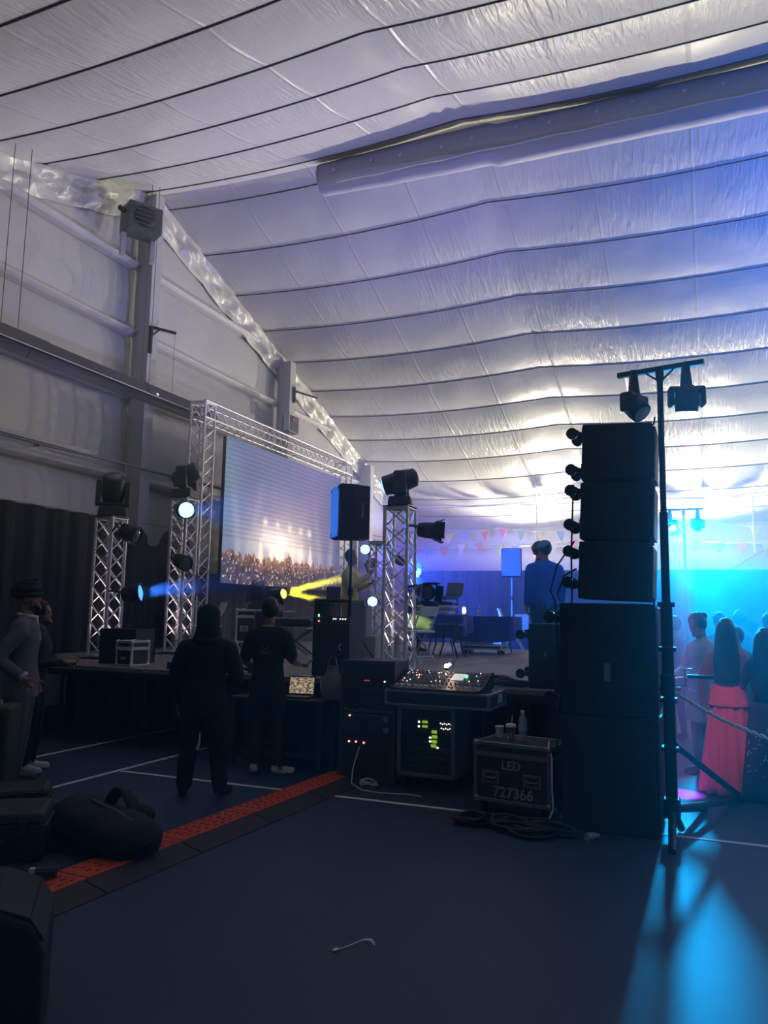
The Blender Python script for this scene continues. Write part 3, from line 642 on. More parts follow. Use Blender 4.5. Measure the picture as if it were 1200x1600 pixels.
smoke_beam('cone of smoke added to show the flat yellow beam above the keyboard', along(yl, (-5.9, 12.35, 1.73), 0.08), along(yl, (-5.9, 12.35, 1.73), 0.95), 0.055, 0.085, 1.0)
smoke_beam('cone of smoke added to show the blue beam of the low par can at the left', along((-7.10, 8.66, 1.82), (-5.0, 9.3, 2.1), 0.02), along((-7.10, 8.66, 1.82), (-5.0, 9.3, 2.1), 0.75), 0.09, 0.16, 0.6)
smoke_beam('cone of smoke added to show the cyan beam below the lamp on the distant stand', along((-0.52, 15.2, 3.2), (0.15, 14.2, 1.6), 0.05), along((-0.52, 15.2, 3.2), (0.15, 14.2, 1.6), 2.4), 0.12, 0.50, 0.30, 2, False)
# ================================================================ road gear
def flight_case(name, label, cat, loc, rz, size, group=None, casters=True, handles=True, edge=0.03, lid=0.25, zb=0.1, em=None, bm_=None):
    w, d, h = size; em = em or EDGE; bm_ = bm_ or PLY
    t = thing(name, label, cat, loc, rz, group); z0 = zb if casters else 0.0
    MB().box((0, 0, z0+h/2), (w-0.012, d-0.012, h-0.012)).build('body', bm_, t)
    e = edge; m = MB()
    for sx in (-1, 1):
        for sy in (-1, 1): m.box((sx*(w/2-e/2), sy*(d/2-e/2), z0+h/2), (e, e, h))
    for z in (z0+e/2, z0+h-e/2):
        for sy in (-1, 1): m.box((0, sy*(d/2-e/2), z), (w, e, e))
        for sx in (-1, 1): m.box((sx*(w/2-e/2), 0, z), (e, d, e))
    m.build('edge_trim', em, t, bevel=0.004)
    if lid:
        m = MB(); z = z0+h*(1-lid)
        for sy in (-1, 1): m.box((0, sy*(d/2-0.006), z), (w, 0.016, e*1.3))
        for sx in (-1, 1): m.box((sx*(w/2-0.006), 0, z), (0.016, d, e*1.3))
        m.build('lid_band', em, t)
    c0 = None
    for sx in (-1, 1):
        for sy in (-1, 1):
            for z in (z0+0.02, z0+h-0.02):
                M = mtx((sx*(w/2-0.018), sy*(d/2-0.018), z))
                if c0 is None: c0 = MB().ell((0, 0, 0), e*1.05, None, 8, 6).build('ball_corner', em, t); c0.matrix_local = M
                else: inst(c0, t, M)
    if casters:
        c0 = None
        for sx in (-1, 1):
            for sy in (-1, 1):
                M = mtx((sx*(w/2-0.07), sy*(d/2-0.07), 0))
                if c0 is None:
                    c0 = MB().cyl((-0.016, 0, z0*0.42), (0.016, 0, z0*0.42), z0*0.42, n=12).box((0, 0, z0-0.008), (0.07, 0.07, 0.016)).box((0.022, 0, z0*0.65), (0.006, 0.03, z0*0.7)).box((-0.022, 0, z0*0.65), (0.006, 0.03, z0*0.7)).build('caster', BLACKM, t); c0.matrix_local = M
                else: inst(c0, t, M)
    if handles:
        for sx in (-1, 1):
            x = sx*w*0.27; z = z0+h*0.42
            f = MB().box((x, -d/2-0.004, z), (0.15, 0.01, 0.10)).build('handle_dish', em, t, bevel=0.004)
            MB().box((x, -d/2-0.008, z), (0.11, 0.006, 0.062)).build('recess', BLACK, f); MB().tube([(x-0.045, -d/2-0.012, z+0.012), (x-0.045, -d/2-0.02, z-0.005), (x+0.045, -d/2-0.02, z-0.005), (x+0.045, -d/2-0.012, z+0.012)], 0.007, 6).build('grip', em, f)
    return t
STENCIL = mat('stencil_paint', (0.42, 0.45, 0.48), 0.7, var=0.25, scale=60)
led = flight_case('flight_case', 'black flight case stencilled LED 727366 beside the speaker tower', 'case', (-1.46, 6.62, 0), -0.165, (0.66, 0.5, 0.47), casters=True, lid=0.2)
RX = Euler((PI/2, 0, 0)).to_matrix().to_4x4()
text_mesh('stencil_word', 'LED', 0.095, 0.001, STENCIL, led, mtx((0.0, -0.252, 0.1+0.295)) @ RX)
text_mesh('stencil_number', '727366', 0.115, 0.001, STENCIL, led, mtx((0.015, -0.252, 0.1+0.085)) @ RX)
MB().tube([(0.27, -0.1, 0.60), (0.30, -0.2, 0.585), (0.345, -0.26, 0.5), (0.345, -0.262, 0.3), (0.36, -0.28, 0.12), (0.33, -0.34, 0.02)], 0.008, 6).build('safety_cable', ALU, led)

def bottle(label, loc, s=1.0, cap=None):
    t = thing('water_bottle', label, 'bottle', loc)
    PL = mat('clear_plastic', (0.75, 0.8, 0.9), 0.12, var=0.03, trans=0.6, spec=0.6)
    MB().lathe([(0.028*s, 0), (0.032*s, 0.01*s), (0.032*s, 0.05*s), (0.030*s, 0.055*s), (0.032*s, 0.06*s), (0.032*s, 0.14*s), (0.026*s, 0.17*s), (0.013*s, 0.195*s), (0.013*s, 0.205*s)], None, 14).build('body', PL, t)
    MB().lathe([(0.0325*s, 0.075*s), (0.0325*s, 0.125*s)], None, 14).build('wrapper', mat('pale_wrapper', (0.5, 0.55, 0.7), 0.4), t); MB().cyl((0, 0, 0.203*s), (0, 0, 0.222*s), 0.0145*s, n=12).build('cap', cap or WHITEP, t); return t
bottle('small clear water bottle standing on the LED flight case', (-1.45, 6.58, 0.57), 1.1)
cup = thing('drink_cup', 'clear cup with lid and straw on the LED flight case', 'cup', (-1.56, 6.63, 0.57))
MB().lathe([(0.028, 0), (0.042, 0.10), (0.044, 0.10)], None, 14).build('cup', MATS['clear_plastic'], cup); MB().lathe([(0.046, 0.10), (0.046, 0.108), (0.036, 0.125), (0.01, 0.13)], None, 14).build('lid', WHITEP, cup)
MB().cyl((0.0, 0, 0.05), (0.012, 0, 0.19), 0.004, n=6).build('straw', WHITEP, cup)
mg = thing('paper_cup', 'small white cup tipped behind the drink cup', 'cup', (-1.67, 6.68, 0.57)); MB().lathe([(0.026, 0), (0.036, 0.085), (0.037, 0.088), (0.030, 0.088)], None, 14).build('wall', WHITEP, mg); MB().lathe([(0.037, 0.086), (0.040, 0.09), (0.037, 0.094)], None, 14).build('rim', WHITEP, mg)
clip = thing('spring_clamp', 'crumpled silver clamp hanging on the corner of the LED flight case', 'clamp', (-1.09, 6.52, 0.57))
MB().ell((0, 0, 0.04), (0.05, 0.04, 0.045), None, 7, 5).build('jaw', ALU, clip); MB().tube([(-0.02, 0, 0.05), (-0.1, -0.03, 0.07), (-0.14, -0.02, 0.06)], 0.008, 6).build('lever', BLACKM, clip)

def cable_pts(cx, cy, z, r, turns, seed, flat=1.0, wob=0.35):
    pts = []; n = int(turns*18)
    for k in range(n):
        a = 2*PI*k/18; rr = r*(0.75+wob*vnoise(k*0.11, seed)); zz = z+0.018+0.10*abs(vnoise(k*0.09, seed+3))
        pts.append((cx+rr*math.cos(a)*1.25+0.05*vnoise(k*0.05, seed+8), cy+rr*math.sin(a)*flat, zz))
    return pts
for k, (x, y, r) in enumerate(((-1.62, 6.10, 0.16), (-1.38, 6.02, 0.20), (-1.15, 6.05, 0.19), (-1.25, 5.92, 0.15), (-1.75, 6.02, 0.10))):
    o = MB().tube(cable_pts(x, y, 0.0, r, 5, k*3.1, 0.7), 0.013, 6).build('cable_coil', CABLE)
    tag(o, ['left coil in the heap of black cables before the LED flight case', 'large middle coil in the heap of black cables before the flight case', 'right coil of the black cable heap, against the speaker tower', 'front coil of the black cable heap, nearest the open floor', 'small outlying coil at the far left of the black cable heap'][k], 'cable', 'cable heap in front of the flight case')
pl = thing('cable_plug', 'pale plug lying beside the heap of black cables', 'plug', (-1.86, 6.04, 0.0)); MB().cyl((0, 0, 0.02), (0.05, -0.02, 0.02), 0.018).build('body', GREYP, pl); MB().tube([(0.05, -0.02, 0.02), (0.12, -0.04, 0.02), (0.2, 0.02, 0.02)], 0.008, 6).build('lead', CABLE, pl)

# effects rack with the mixing desk on top
LIME = glow('lime_display', (0.45, 0.75, 0.05), 0.7); WLED = glow('white_led', (0.9, 1, 0.85), 4.0); RLED = glow('red_led', (1, 0.25, 0.15), 4.5); GLED = glow('green_led', (0.15, 1, 0.4), 3.0); PLED = glow('pink_led', (1.0, 0.35, 0.6), 2.5); BLED = glow('blue_led', (0.4, 0.6, 1.0), 3.0); OLED = glow('amber_led', (1, 0.6, 0.25), 3.0)
def leds(parent, m, pts, size=(0.010, 0.006, 0.010), name='indicator_led'):
    o0 = None
    for p in pts:
        if o0 is None: o0 = MB().box((0, 0, 0), size).build(name, m, parent); o0.matrix_local = mtx(p)
        else: inst(o0, parent, mtx(p))
rack = thing('effects_rack', 'black equipment rack with lime green displays under the mixing desk', 'rack', (-2.43, 7.22, 0))
for sx in (-1, 1): MB().box((sx*0.26, 0, 0.44), (0.03, 0.52, 0.62)).build('side_panel', PLY, rack)
MB().box((0, 0, 0.745), (0.55, 0.52, 0.02)).build('top_panel', PLY, rack); MB().box((0, 0, 0.135), (0.55, 0.52, 0.02)).build('bottom_panel', PLY, rack); MB().box((0, 0.25, 0.44), (0.52, 0.02, 0.62)).build('back_panel', PLY, rack)
m = MB()
for sx in (-1, 1): m.box((sx*0.26, -0.262, 0.44), (0.035, 0.02, 0.64))
for z in (0.74, 0.14): m.box((0, -0.262, z), (0.55, 0.02, 0.035))
m.build('edge_trim', EDGE, rack)
for k in range(7): MB().box((0, -0.02, 0.195+0.082*k), (0.48, 0.40, 0.072)).build('rack_unit', BLACK, rack, bevel=0.004)
ru = lambda x, y: (-0.27+(x-622)/81*0.53, -0.225, 0.76-(y-1100)/107*0.62)
leds(rack, LIME, [ru(660, 1126.5), ru(660, 1133.5)], (0.052, 0.006, 0.022), 'display'); leds(rack, LIME, [ru(674, 1141), ru(674.5, 1148.5), ru(674, 1156), ru(673, 1162.5)], (0.05, 0.006, 0.028), 'display')
leds(rack, WLED, [ru(651, 1127), ru(651, 1134), ru(668, 1150), ru(668, 1156), ru(679, 1165)], (0.016, 0.006, 0.014))
leds(rack, WLED, [ru(683+3.1*k, 1127+1.2*(k % 2)) for k in range(7)] + [ru(684.5+3.1*k, 1134.5+1.2*(k % 2)) for k in range(6)], (0.008, 0.006, 0.009))
leds(rack, RLED, [ru(701.5, y) for y in (1172.5, 1176.5, 1187.5, 1191.5)], (0.014, 0.006, 0.014))
for sx in (-1, 1):
    for sy in (-1, 1): MB().cyl((sx*0.21-0.015, sy*0.2, 0.055), (sx*0.21+0.015, sy*0.2, 0.055), 0.055, n=12).box((sx*0.21, sy*0.2, 0.115), (0.07, 0.07, 0.02)).build('caster', BLACKM, rack)

tray = flight_case('console_case', 'open flight case tray carrying the mixing desk', 'case', (-2.30, 7.15, 0.757), 0.0, (1.0, 0.62, 0.14), casters=False, handles=False, edge=0.022, lid=0)
MB().box((0.506, 0.05, 0.08), (0.012, 0.14, 0.08)).build('latch', ALU, tray)
con = thing('mixing_desk', 'black audio mixing desk with lit buttons and a small bright screen', 'mixer', (-2.33, 7.12, 0.897))
prof = [(-0.27, 0.0), (-0.27, 0.022), (-0.08, 0.045), (0.20, 0.15), (0.26, 0.15), (0.26, 0.0)]
MB().prism(prof, -0.42, 0.42, Matrix(((0, 0, 1, 0), (1, 0, 0, 0), (0, 1, 0, 0), (0, 0, 0, 1)))).build('chassis', BLACK, con, bevel=0.006)
for sx in (-1, 1): MB().prism([(y, z+0.008) for y, z in prof], sx*0.425-0.008, sx*0.425+0.008, Matrix(((0, 0, 1, 0), (1, 0, 0, 0), (0, 1, 0, 0), (0, 0, 0, 1)))).build('end_cheek', BLACKM, con)
slope = math.atan2(0.105, 0.28)
def cp(x, t): return (x, -0.08+0.28*t, 0.045+0.105*t+0.006)     # on the sloping panel
k0 = None
for i in range(20):
    for j in range(4):
        if i in (12, 13, 14) and j >= 1: continue
        M = mtx(cp(-0.39+0.041*i, 0.12+0.24*j), (slope, 0, 0))
        if k0 is None: k0 = MB().cyl((0, 0, -0.004), (0, 0, 0.012), 0.009, 0.007, 8).build('knob', GREYP, con); k0.matrix_local = M
        else: inst(k0, con, M)
f0 = None
for i in range(24):
    M = mtx((-0.395+0.034*i, -0.16+0.03*math.sin(i*2.7), 0.042), (0.12, 0, 0))
    if f0 is None: f0 = MB().box((0, 0, 0), (0.014, 0.026, 0.012)).box((0, 0, -0.006), (0.003, 0.13, 0.003)).build('fader', WHITEP, con); f0.matrix_local = M
    else: inst(f0, con, M)
rr = random.Random(5)
for mm, n in ((WLED, 16), (OLED, 8), (RLED, 3), (PLED, 3), (BLED, 4)):
    pts = []
    for _ in range(n):
        x = rr.uniform(-0.38, 0.03) if mm is not WLED or rr.random() < 0.7 else rr.uniform(0.24, 0.36)
        p = cp(x, rr.uniform(0.1, 0.95)); pts.append((p[0], p[1]-0.004, p[2]+0.006))
    leds(con, mm, pts, (0.007, 0.007, 0.007), 'lit_button')
o = MB().box((0, 0, 0), (0.115, 0.13, 0.006)).build('screen', glow('desk_screen', (0.75, 0.9, 0.88), 0.9), con); o.matrix_local = mtx(cp(0.135, 0.6), (slope, 0, 0))
o = MB().cyl((0, 0, 0), (0, 0, 0.02), 0.016, 0.014, 12).build('encoder', GLED, con); o.matrix_local = mtx(cp(0.215, 0.6), (slope, 0, 0))
MB().tube([(0.02, 0.25, 0.15), (0.03, 0.28, 0.24), (0.07, 0.22, 0.27), (0.04, 0.13, 0.23)], 0.005, 6).build('gooseneck', BLACKM, con)
MB().ell((0.035, 0.12, 0.225), 0.014).build('gooseneck_bulb', glow('warm_bulb', (1.0, 0.72, 0.42), 30), con)
pd_ = bpy.data.lights.new('desk_lamp_light', 'POINT'); pd_.energy = 1.2; pd_.color = (1.0, 0.62, 0.4); pd_.shadow_soft_size = 0.02
po_ = bpy.data.objects.new('desk_lamp_light', pd_); COL.objects.link(po_); po_.location = (-2.295, 7.225, 1.10)

# power distribution stack left of the desk
pw = thing('power_rack', 'dark power distribution rack with small red lamps beside the desk rack', 'rack', (-3.05, 7.23, 0), 0.05)
MB().box((0, 0, 0.33), (0.56, 0.46, 0.62)).build('lower_case', PLY, pw, bevel=0.01); MB().box((0.0, 0, 0.90), (0.54, 0.46, 0.48)).build('upper_case', PLY, pw, bevel=0.01)
m = MB()
for z in (0.03, 0.63, 0.67, 1.13): m.box((0, -0.232, z), (0.56, 0.012, 0.022))
for sx in (-1, 1): m.box((sx*0.27, -0.232, 0.58), (0.02, 0.012, 1.1))
m.build('edge_trim', mat('dull_trim', (0.12, 0.12, 0.13), 0.5, 0.6), pw)
for k in range(4): MB().box((-0.03, -0.235, 0.14+0.12*k), (0.46, 0.02, 0.10)).build('rack_unit', BLACK, pw)
for k in range(3): MB().box((0.0, -0.235, 0.76+0.13*k), (0.46, 0.02, 0.11)).build('rack_unit', BLACK, pw)
leds(pw, RLED, [(-0.17, -0.25, 0.38), (-0.10, -0.25, 0.38), (-0.02, -0.25, 0.375)], (0.016, 0.006, 0.016)); leds(pw, OLED, [(-0.17, -0.25, 0.62), (0.18, -0.25, 0.95)], (0.014, 0.006, 0.014))
leds(pw, mat('dull_socket', (0.28, 0.26, 0.2), 0.5), [(-0.22+0.055*k, -0.25, 0.685-0.012*(k % 3)) for k in range(6)], (0.03, 0.008, 0.012), 'socket')
MB().box((-0.0, -0.25, 0.955), (0.06, 0.006, 0.01)).build('red_strip', glow('dim_red_strip', (1, 0.15, 0.1), 0.5), pw)
for k, x in enumerate((0.22, 0.19)): MB().lathe([(0.03, -0.01), (0.032, 0.012), (0.0001, 0.014)], mtx((0.2, -0.245, 0.62-0.1*k-0.02), (PI/2, 0, 0)), 12).build('outlet', GREYP, pw)
cb = thing('white_cable', 'thin white cable running from the power rack across the floor', 'cable', (0, 0, 0))
MB().tube([(-3.10, 6.98, 0.34), (-3.14, 6.93, 0.15), (-3.12, 6.85, 0.02), (-2.95, 6.70, 0.01), (-2.75, 6.66, 0.01), (-2.5, 6.72, 0.01), (-2.38, 6.70, 0.01)], 0.006, 6).build('lead', WHITEP, cb)
MB().tube(cable_pts(-2.95, 6.88, 0.0, 0.09, 3, 2.0, 0.5), 0.006, 6).build('loop', WHITEP, cb)

# side desk with laptop behind the technician
dk = thing('side_desk', 'low dark equipment desk in front of the technician', 'desk', (-4.14, 7.33, 0))
MB().box((0, 0, 0.69), (1.08, 0.34, 0.035)).build('top', PLY, dk, bevel=0.006)
for sx in (-1, 1):
    for sy in (-1, 1): MB().box((sx*0.51, sy*0.14, 0.35), (0.05, 0.05, 0.68)).build('leg', mat('dark_frame', (0.09, 0.09, 0.10), 0.5, 0.5), dk)
MB().box((0, -0.14, 0.16), (1.0, 0.03, 0.04)).build('rail', MATS['dark_frame'], dk); MB().box((0, 0.13, 0.4), (1.0, 0.02, 0.5)).build('back_board', PLY, dk); MB().box((-0.1, 0.02, 0.23), (0.5, 0.24, 0.02)).build('shelf', PLY, dk)
lp = thing('laptop', 'open laptop with a lit map-like screen beside the technician', 'laptop', (-3.97, 7.35, 0.71), 0.12)
MB().box((0, -0.02, 0.01), (0.30, 0.2, 0.018)).build('keyboard_half', BLACK, lp, bevel=0.004); sb = MB().box((0, 0.09, 0.115), (0.30, 0.012, 0.2), (-0.15, 0, 0)).build('lid', BLACK, lp, bevel=0.004)
lm = mat('laptop_picture', (0.02, 0.02, 0.02), 0.3); nt = lm.node_tree; vr = nt.nodes.new('ShaderNodeTexVoronoi'); vr.inputs['Scale'].default_value = 9; rp = nt.nodes.new('ShaderNodeValToRGB')
rp.color_ramp.elements[0].color = (0.12, 0.08, 0.05, 1); rp.color_ramp.elements[1].color = (0.9, 0.72, 0.5, 1); rp.color_ramp.elements[0].position = 0.30; rp.color_ramp.elements[1].position = 0.8
nt.links.new(vr.outputs['Distance'], rp.inputs[0]); nt.links.new(rp.outputs[0], nt.nodes['Principled BSDF'].inputs['Emission Color']); nt.nodes['Principled BSDF'].inputs['Emission Strength'].default_value = 0.8
MB().box((0, 0.082, 0.118), (0.27, 0.004, 0.165), (-0.15, 0, 0)).build('screen', lm, sb)

# amplifier rack on the stage edge
ar = thing('amplifier_rack', 'tall black amplifier rack with green lamps on the stage edge', 'rack', (-3.77, 7.86, 0.9), 0.02)
MB().box((0, 0, 0.33), (0.44, 0.42, 0.64)).build('body', PLY, ar, bevel=0.012)
m = MB(); m.box((-0.20, 0, 0.735), (0.045, 0.36, 0.19)); m.box((0.20, 0, 0.735), (0.045, 0.36, 0.19)); m.box((0, 0, 0.82), (0.44, 0.36, 0.035)); m.box((-0.12, 0, 0.72), (0.12, 0.3, 0.14)); m.build('top_frame', PLY, ar, bevel=0.008)
for k in range(3): MB().box((0, -0.212, 0.12+0.16*k), (0.40, 0.012, 0.14)).build('rack_unit', BLACK, ar)
leds(ar, WLED, [(x, -0.222, 0.625) for x in (0.035, 0.06, 0.115, 0.145, 0.175)], (0.012, 0.006, 0.010)); leds(ar, GLED, [(-0.14, -0.222, 0.66)], (0.016, 0.006, 0.03)); leds(ar, RLED, [(-0.14, -0.222, 0.60)], (0.014, 0.006, 0.014))
MB().tube([(0.13, -0.215, 0.36), (0.115, -0.235, 0.34), (0.115, -0.235, 0.31), (0.13, -0.215, 0.29)], 0.006, 6).build('handle', ALU, ar)
pb = thing('plastic_bag', 'crumpled grey plastic bag hanging below the amplifier rack', 'bag', (-3.55, 7.28, 0.72))
MB().grid(lambda u, v: ((0.13+0.03*vnoise(u*6, v*5))*math.cos(2*PI*u)*(0.5+0.5*math.sin(PI*min(1, v*1.1+0.12))), (0.08+0.03*vnoise(u*6, v*5, 3))*math.sin(2*PI*u)*(0.5+0.5*math.sin(PI*min(1, v*1.1+0.12))), 0.34*v), 26, 12).build('sack', mat('bag_film', (0.22, 0.23, 0.27), 0.3, bump=0.4, bscale=20), pb)
MB().tube([(-0.05, 0, 0.32), (-0.03, 0, 0.42), (0.03, 0, 0.42), (0.05, 0, 0.32)], 0.007, 6).build('handle', MATS['bag_film'], pb)

ga = thing('guitar_amplifier', 'small grey amplifier on top of a pale box behind the amplifier rack', 'amplifier', (-4.15, 9.25, 1.31), 0.1)
MB().box((0, 0, 0.19), (0.26, 0.24, 0.38)).build('cabinet', GREYP, ga, bevel=0.012)
for z in (0.11, 0.27): MB().box((0.02, -0.122, z), (0.15, 0.012, 0.11)).build('vent', BLACK, ga, bevel=0.004)
gb = thing('equipment_box', 'pale grey box under the small amplifier', 'box', (-4.08, 9.25, 0.9), 0.1)
MB().box((0, 0, 0.205), (0.42, 0.34, 0.41)).build('carton', mat('pale_box', (0.36, 0.36, 0.40), 0.6), gb, bevel=0.01); MB().box((0.1, -0.172, 0.07), (0.12, 0.006, 0.04)).build('socket_plate', BLACK, gb)
bottle('water bottle standing on the power rack beside the totem', (-2.83, 7.25, 1.145), 1.15)

# ---------------------------------------------------------------- loudspeakers
GR = mat('speaker_grille', (0.03, 0.032, 0.038), 0.55, 0.3, bump=0.6, bscale=260)
def caster_set(parent, x, ys, zs, out=0.11):
    c0 = None
    for y in ys:
        for z in zs:
            M = mtx((x, y, z))
            if c0 is None:
                c0 = MB().box((-0.008, 0, 0), (0.016, 0.10, 0.10)).cyl((-0.016, 0, 0), (-0.06, 0, 0.015), 0.02, n=8).box((-0.075, 0.024, 0.012), (0.06, 0.006, 0.045)).box((-0.075, -0.024, 0.012), (0.06, 0.006, 0.045)).cyl((-out+0.01, -0.018, 0.01), (-out+0.01, 0.018, 0.01), 0.047, n=16).build('caster', BLACKM, parent); c0.matrix_local = M
            else: inst(c0, parent, M)
def stack_box(label, x0, x1, y0, y1, z0, z1, lean, zs, name='stacked_loudspeaker', plate=False):
    t = thing(name, label, 'speaker', ((x0+x1)/2, (y0+y1)/2, z0), 0, 'speakers stacked in the tower'); t.rotation_euler = (0, lean, 0)
    w, d, h = x1-x0, y1-y0, z1-z0
    MB().box((0, 0, h/2), (w, d, h-0.008)).build('cabinet', BLACKP, t, bevel=0.01)
    MB().box((w/2+0.012, 0, h/2), (0.024, d-0.05, h-0.06)).build('grille', GR, t, bevel=0.006)
    caster_set(t, -w/2, (-d/2+0.13, d/2-0.13), zs)
    MB().box((0.0, -d/2-0.001, h*0.5), (0.16, 0.004, 0.09)).build('handle_cup', BLACKP, t)
    MB().tube([(w/2-0.02, -d/2-0.004, h-0.05), (w/2+0.015, -d/2-0.01, h-0.02), (w/2+0.02, -d/2-0.008, h+0.03)], 0.008, 6).build('link_plate', BLACKM, t)
    if plate: MB().box((0.01, -d/2-0.003, h*0.385), (0.045, 0.006, 0.135)).build('paper_tag', mat('dull_paper', (0.25, 0.27, 0.30), 0.7), t)
    return t
stack_box('bottom subwoofer of the black speaker tower', -1.08, -0.39, 6.24, 6.94, 0.0, 0.85, 0, (0.15, 0.7), 'stacked_subwoofer')
stack_box('upper subwoofer of the speaker tower with a pale tag on its side', -1.08, -0.39, 6.24, 6.94, 0.852, 1.705, 0, (0.10, 0.73), 'stacked_subwoofer', True)
L = 0.04
stack_box('lowest of the three leaning speakers on top of the tower', -0.94, -0.41, 6.26, 6.80, 1.725, 2.18, L, (0.12, 0.37))
stack_box('middle one of the three leaning speakers on the tower', -0.921, -0.391, 6.26, 6.80, 2.19, 2.65, L, (0.12, 0.40))
stack_box('topmost speaker of the tall black tower', -0.902, -0.372, 6.26, 6.80, 2.66, 3.12, L, (0.10, 0.40))
for k, pts in enumerate(([(-0.98, 6.38, 2.66), (-1.0, 6.36, 2.1), (-1.0, 6.36, 1.75), (-1.02, 6.34, 1.3), (-1.1, 6.2, 0.9)], [(-0.98, 6.40, 2.2), (-1.12, 6.38, 2.0), (-1.17, 6.36, 1.8), (-1.13, 6.34, 1.72), (-1.10, 6.30, 1.2), (-1.12, 6.26, 0.5)], [(-0.97, 6.42, 1.98), (-1.07, 6.4, 1.92), (-1.12, 6.4, 1.78), (-1.10, 6.4, 1.72)])):
    o = MB().tube(pts, 0.008, 6).build('speaker_cable', CABLE)
    tag(o, ['straight black cable linking the casters down the back of the speaker tower', 'long black cable looping out from the middle of the speaker tower', 'short black cable bowed behind the lowest top speaker'][k], 'cable')
s2 = thing('subwoofer', 'dark subwoofer on the stage edge left of the speaker tower', 'speaker', (-1.33, 7.95, 0.9))
MB().box((0, 0, 0.31), (0.60, 0.55, 0.62)).build('cabinet', BLACKP, s2, bevel=0.012); MB().box((0.31, 0, 0.31), (0.02, 0.5, 0.56)).build('grille', GR, s2); MB().box((-0.14, -0.278, 0.33), (0.02, 0.006, 0.05)).build('socket', GREYP, s2)
caster_set(s2, -0.30, (-0.18, 0.18), (0.12, 0.5))
def pole_speaker(label, loc, rz, zbot, size, z0, sl, tri=True, metal=BLACKM):
    w, d, h = size
    t = thing('stand_speaker', label, 'speaker', (loc[0], loc[1], zbot), rz, 'speakers raised on poles')
    pl_ = [(-w/2, d/2), (-w/2, d*0.1), (-w*0.27, -d/2), (w*0.27, -d/2), (w/2, d*0.1), (w/2, d/2)]
    MB().prism(pl_, 0, h).build('cabinet', BLACKP, t, bevel=0.012)
    g = MB().box((0, d/2+0.012, h/2), (w-0.02, 0.025, h-0.03)).build('grille', mat('grille_blue_steel', (0.16, 0.17, 0.2), 0.5, 0.4, bump=0.5, bscale=200), t, bevel=0.008)
    for sx in (-1, 1):
        for z in (0.05, h-0.05): MB().cyl((sx*(w/2-0.03), d/2+0.024, z), (sx*(w/2-0.03), d/2+0.032, z), 0.02, n=10).build('bolt', BLACKM, g)
    a = math.atan2(d*0.6, w*0.23)
    for sx in (-1, 1):
        hd = MB().box((0, 0, 0), (0.10, 0.012, 0.20)).build('handle_cup', BLACK, t, bevel=0.01); hd.matrix_local = mtx((sx*(w*0.385+0.004), -d*0.2, h*0.52), (0, 0, sx*(PI/2-0.37)))
        MB().box((0, -0.01, 0.0), (0.02, 0.012, 0.17)).build('grip', GREYP, hd)
    s_ = thing('speaker_stand', sl, 'speaker stand', (loc[0], loc[1], z0), rz, 'poles under the raised speakers')
    MB().cyl((0, 0, 0.05), (0, 0, (zbot-z0)*0.6), 0.022).build('lower_tube', metal, s_); MB().cyl((0, 0, (zbot-z0)*0.55), (0, 0, zbot-z0-0.005), 0.017).build('upper_tube', metal, s_)
    MB().cyl((0, 0, (zbot-z0)*0.6-0.05), (0, 0, (zbot-z0)*0.6+0.03), 0.034).box((0.05, 0, (zbot-z0)*0.6), (0.06, 0.02, 0.03)).build('collar', BLACKM, s_)
    if tri:
        for k in range(3):
            a = 2*PI*k/3+0.5; MB().cyl((0.02*math.cos(a), 0.02*math.sin(a), 0.55), (0.42*math.cos(a), 0.42*math.sin(a), 0.012), 0.013).build('leg', metal, s_)
    else: MB().cyl((0, 0, 0.0), (0, 0, 0.05), 0.06).build('socket', metal, s_)
    return t
pole_speaker('black loudspeaker with blue lit grille raised high beside the screen', (-4.04, 8.72), facing((-0.77, -0.62)), 2.49, (0.44, 0.40, 0.66), 0.9, 'black pole stand under the blue lit loudspeaker')
pole_speaker('distant blue lit loudspeaker on a pole before the far drape', (-3.83, 16.4), facing((0.2, -1)), 2.40, (0.42, 0.36, 0.60), 1.31, 'thin pole under the distant blue lit loudspeaker', False, GREYP)
fs = thing('subwoofer', 'wide dark subwoofer under the distant loudspeaker pole', 'speaker', (-3.5, 16.45, 0.9)); MB().box((0, 0, 0.2), (1.0, 0.6, 0.40)).build('cabinet', BLACKP, fs, bevel=0.015); MB().box((0, -0.305, 0.2), (0.92, 0.015, 0.34)).build('grille', GR, fs)
MB().box((0, 0, 0.405), (0.98, 0.58, 0.01)).build('top_plate', GREYP, fs)

# ---------------------------------------------------------------- things on the left of the stage
flight_case('flight_case', 'plain black case standing on the stage edge at the left', 'case', (-6.95, 8.2, 0.9), 0.05, (0.55, 0.42, 0.44), casters=False, handles=False, edge=0.012, lid=0, em=BLACKM)
flight_case('flight_case', 'small silver edged case beside the plain black case', 'case', (-6.55, 7.83, 0.9), -0.1, (0.27, 0.30, 0.31), casters=False, handles=False, edge=0.028, lid=0.3, em=ALU)
sc2 = [o for o in bpy.data.objects if o.get('label') == 'small silver edged case beside the plain black case'][0]
for x in (-0.07, 0.07): MB().box((x, -0.155, 0.215), (0.09, 0.012, 0.045)).build('latch', ALU, sc2, bevel=0.004)
MB().box((0, -0.155, 0.10), (0.07, 0.008, 0.03)).build('badge', ALU, sc2)
flight_case('road_case', 'black road case with bright aluminium edges under the screen', 'case', (-7.92, 12.95, 0.9), 0.35, (0.72, 0.6, 0.62), edge=0.04, lid=0.22, em=ALU, zb=0.1)
rc = [o for o in bpy.data.objects if o.get('label', '').startswith('black road case with bright')][0]
MB().box((0, -0.305, 0.30), (0.3, 0.006, 0.05)).build('faded_lettering', mat('faded_print', (0.14, 0.14, 0.16), 0.7), rc)
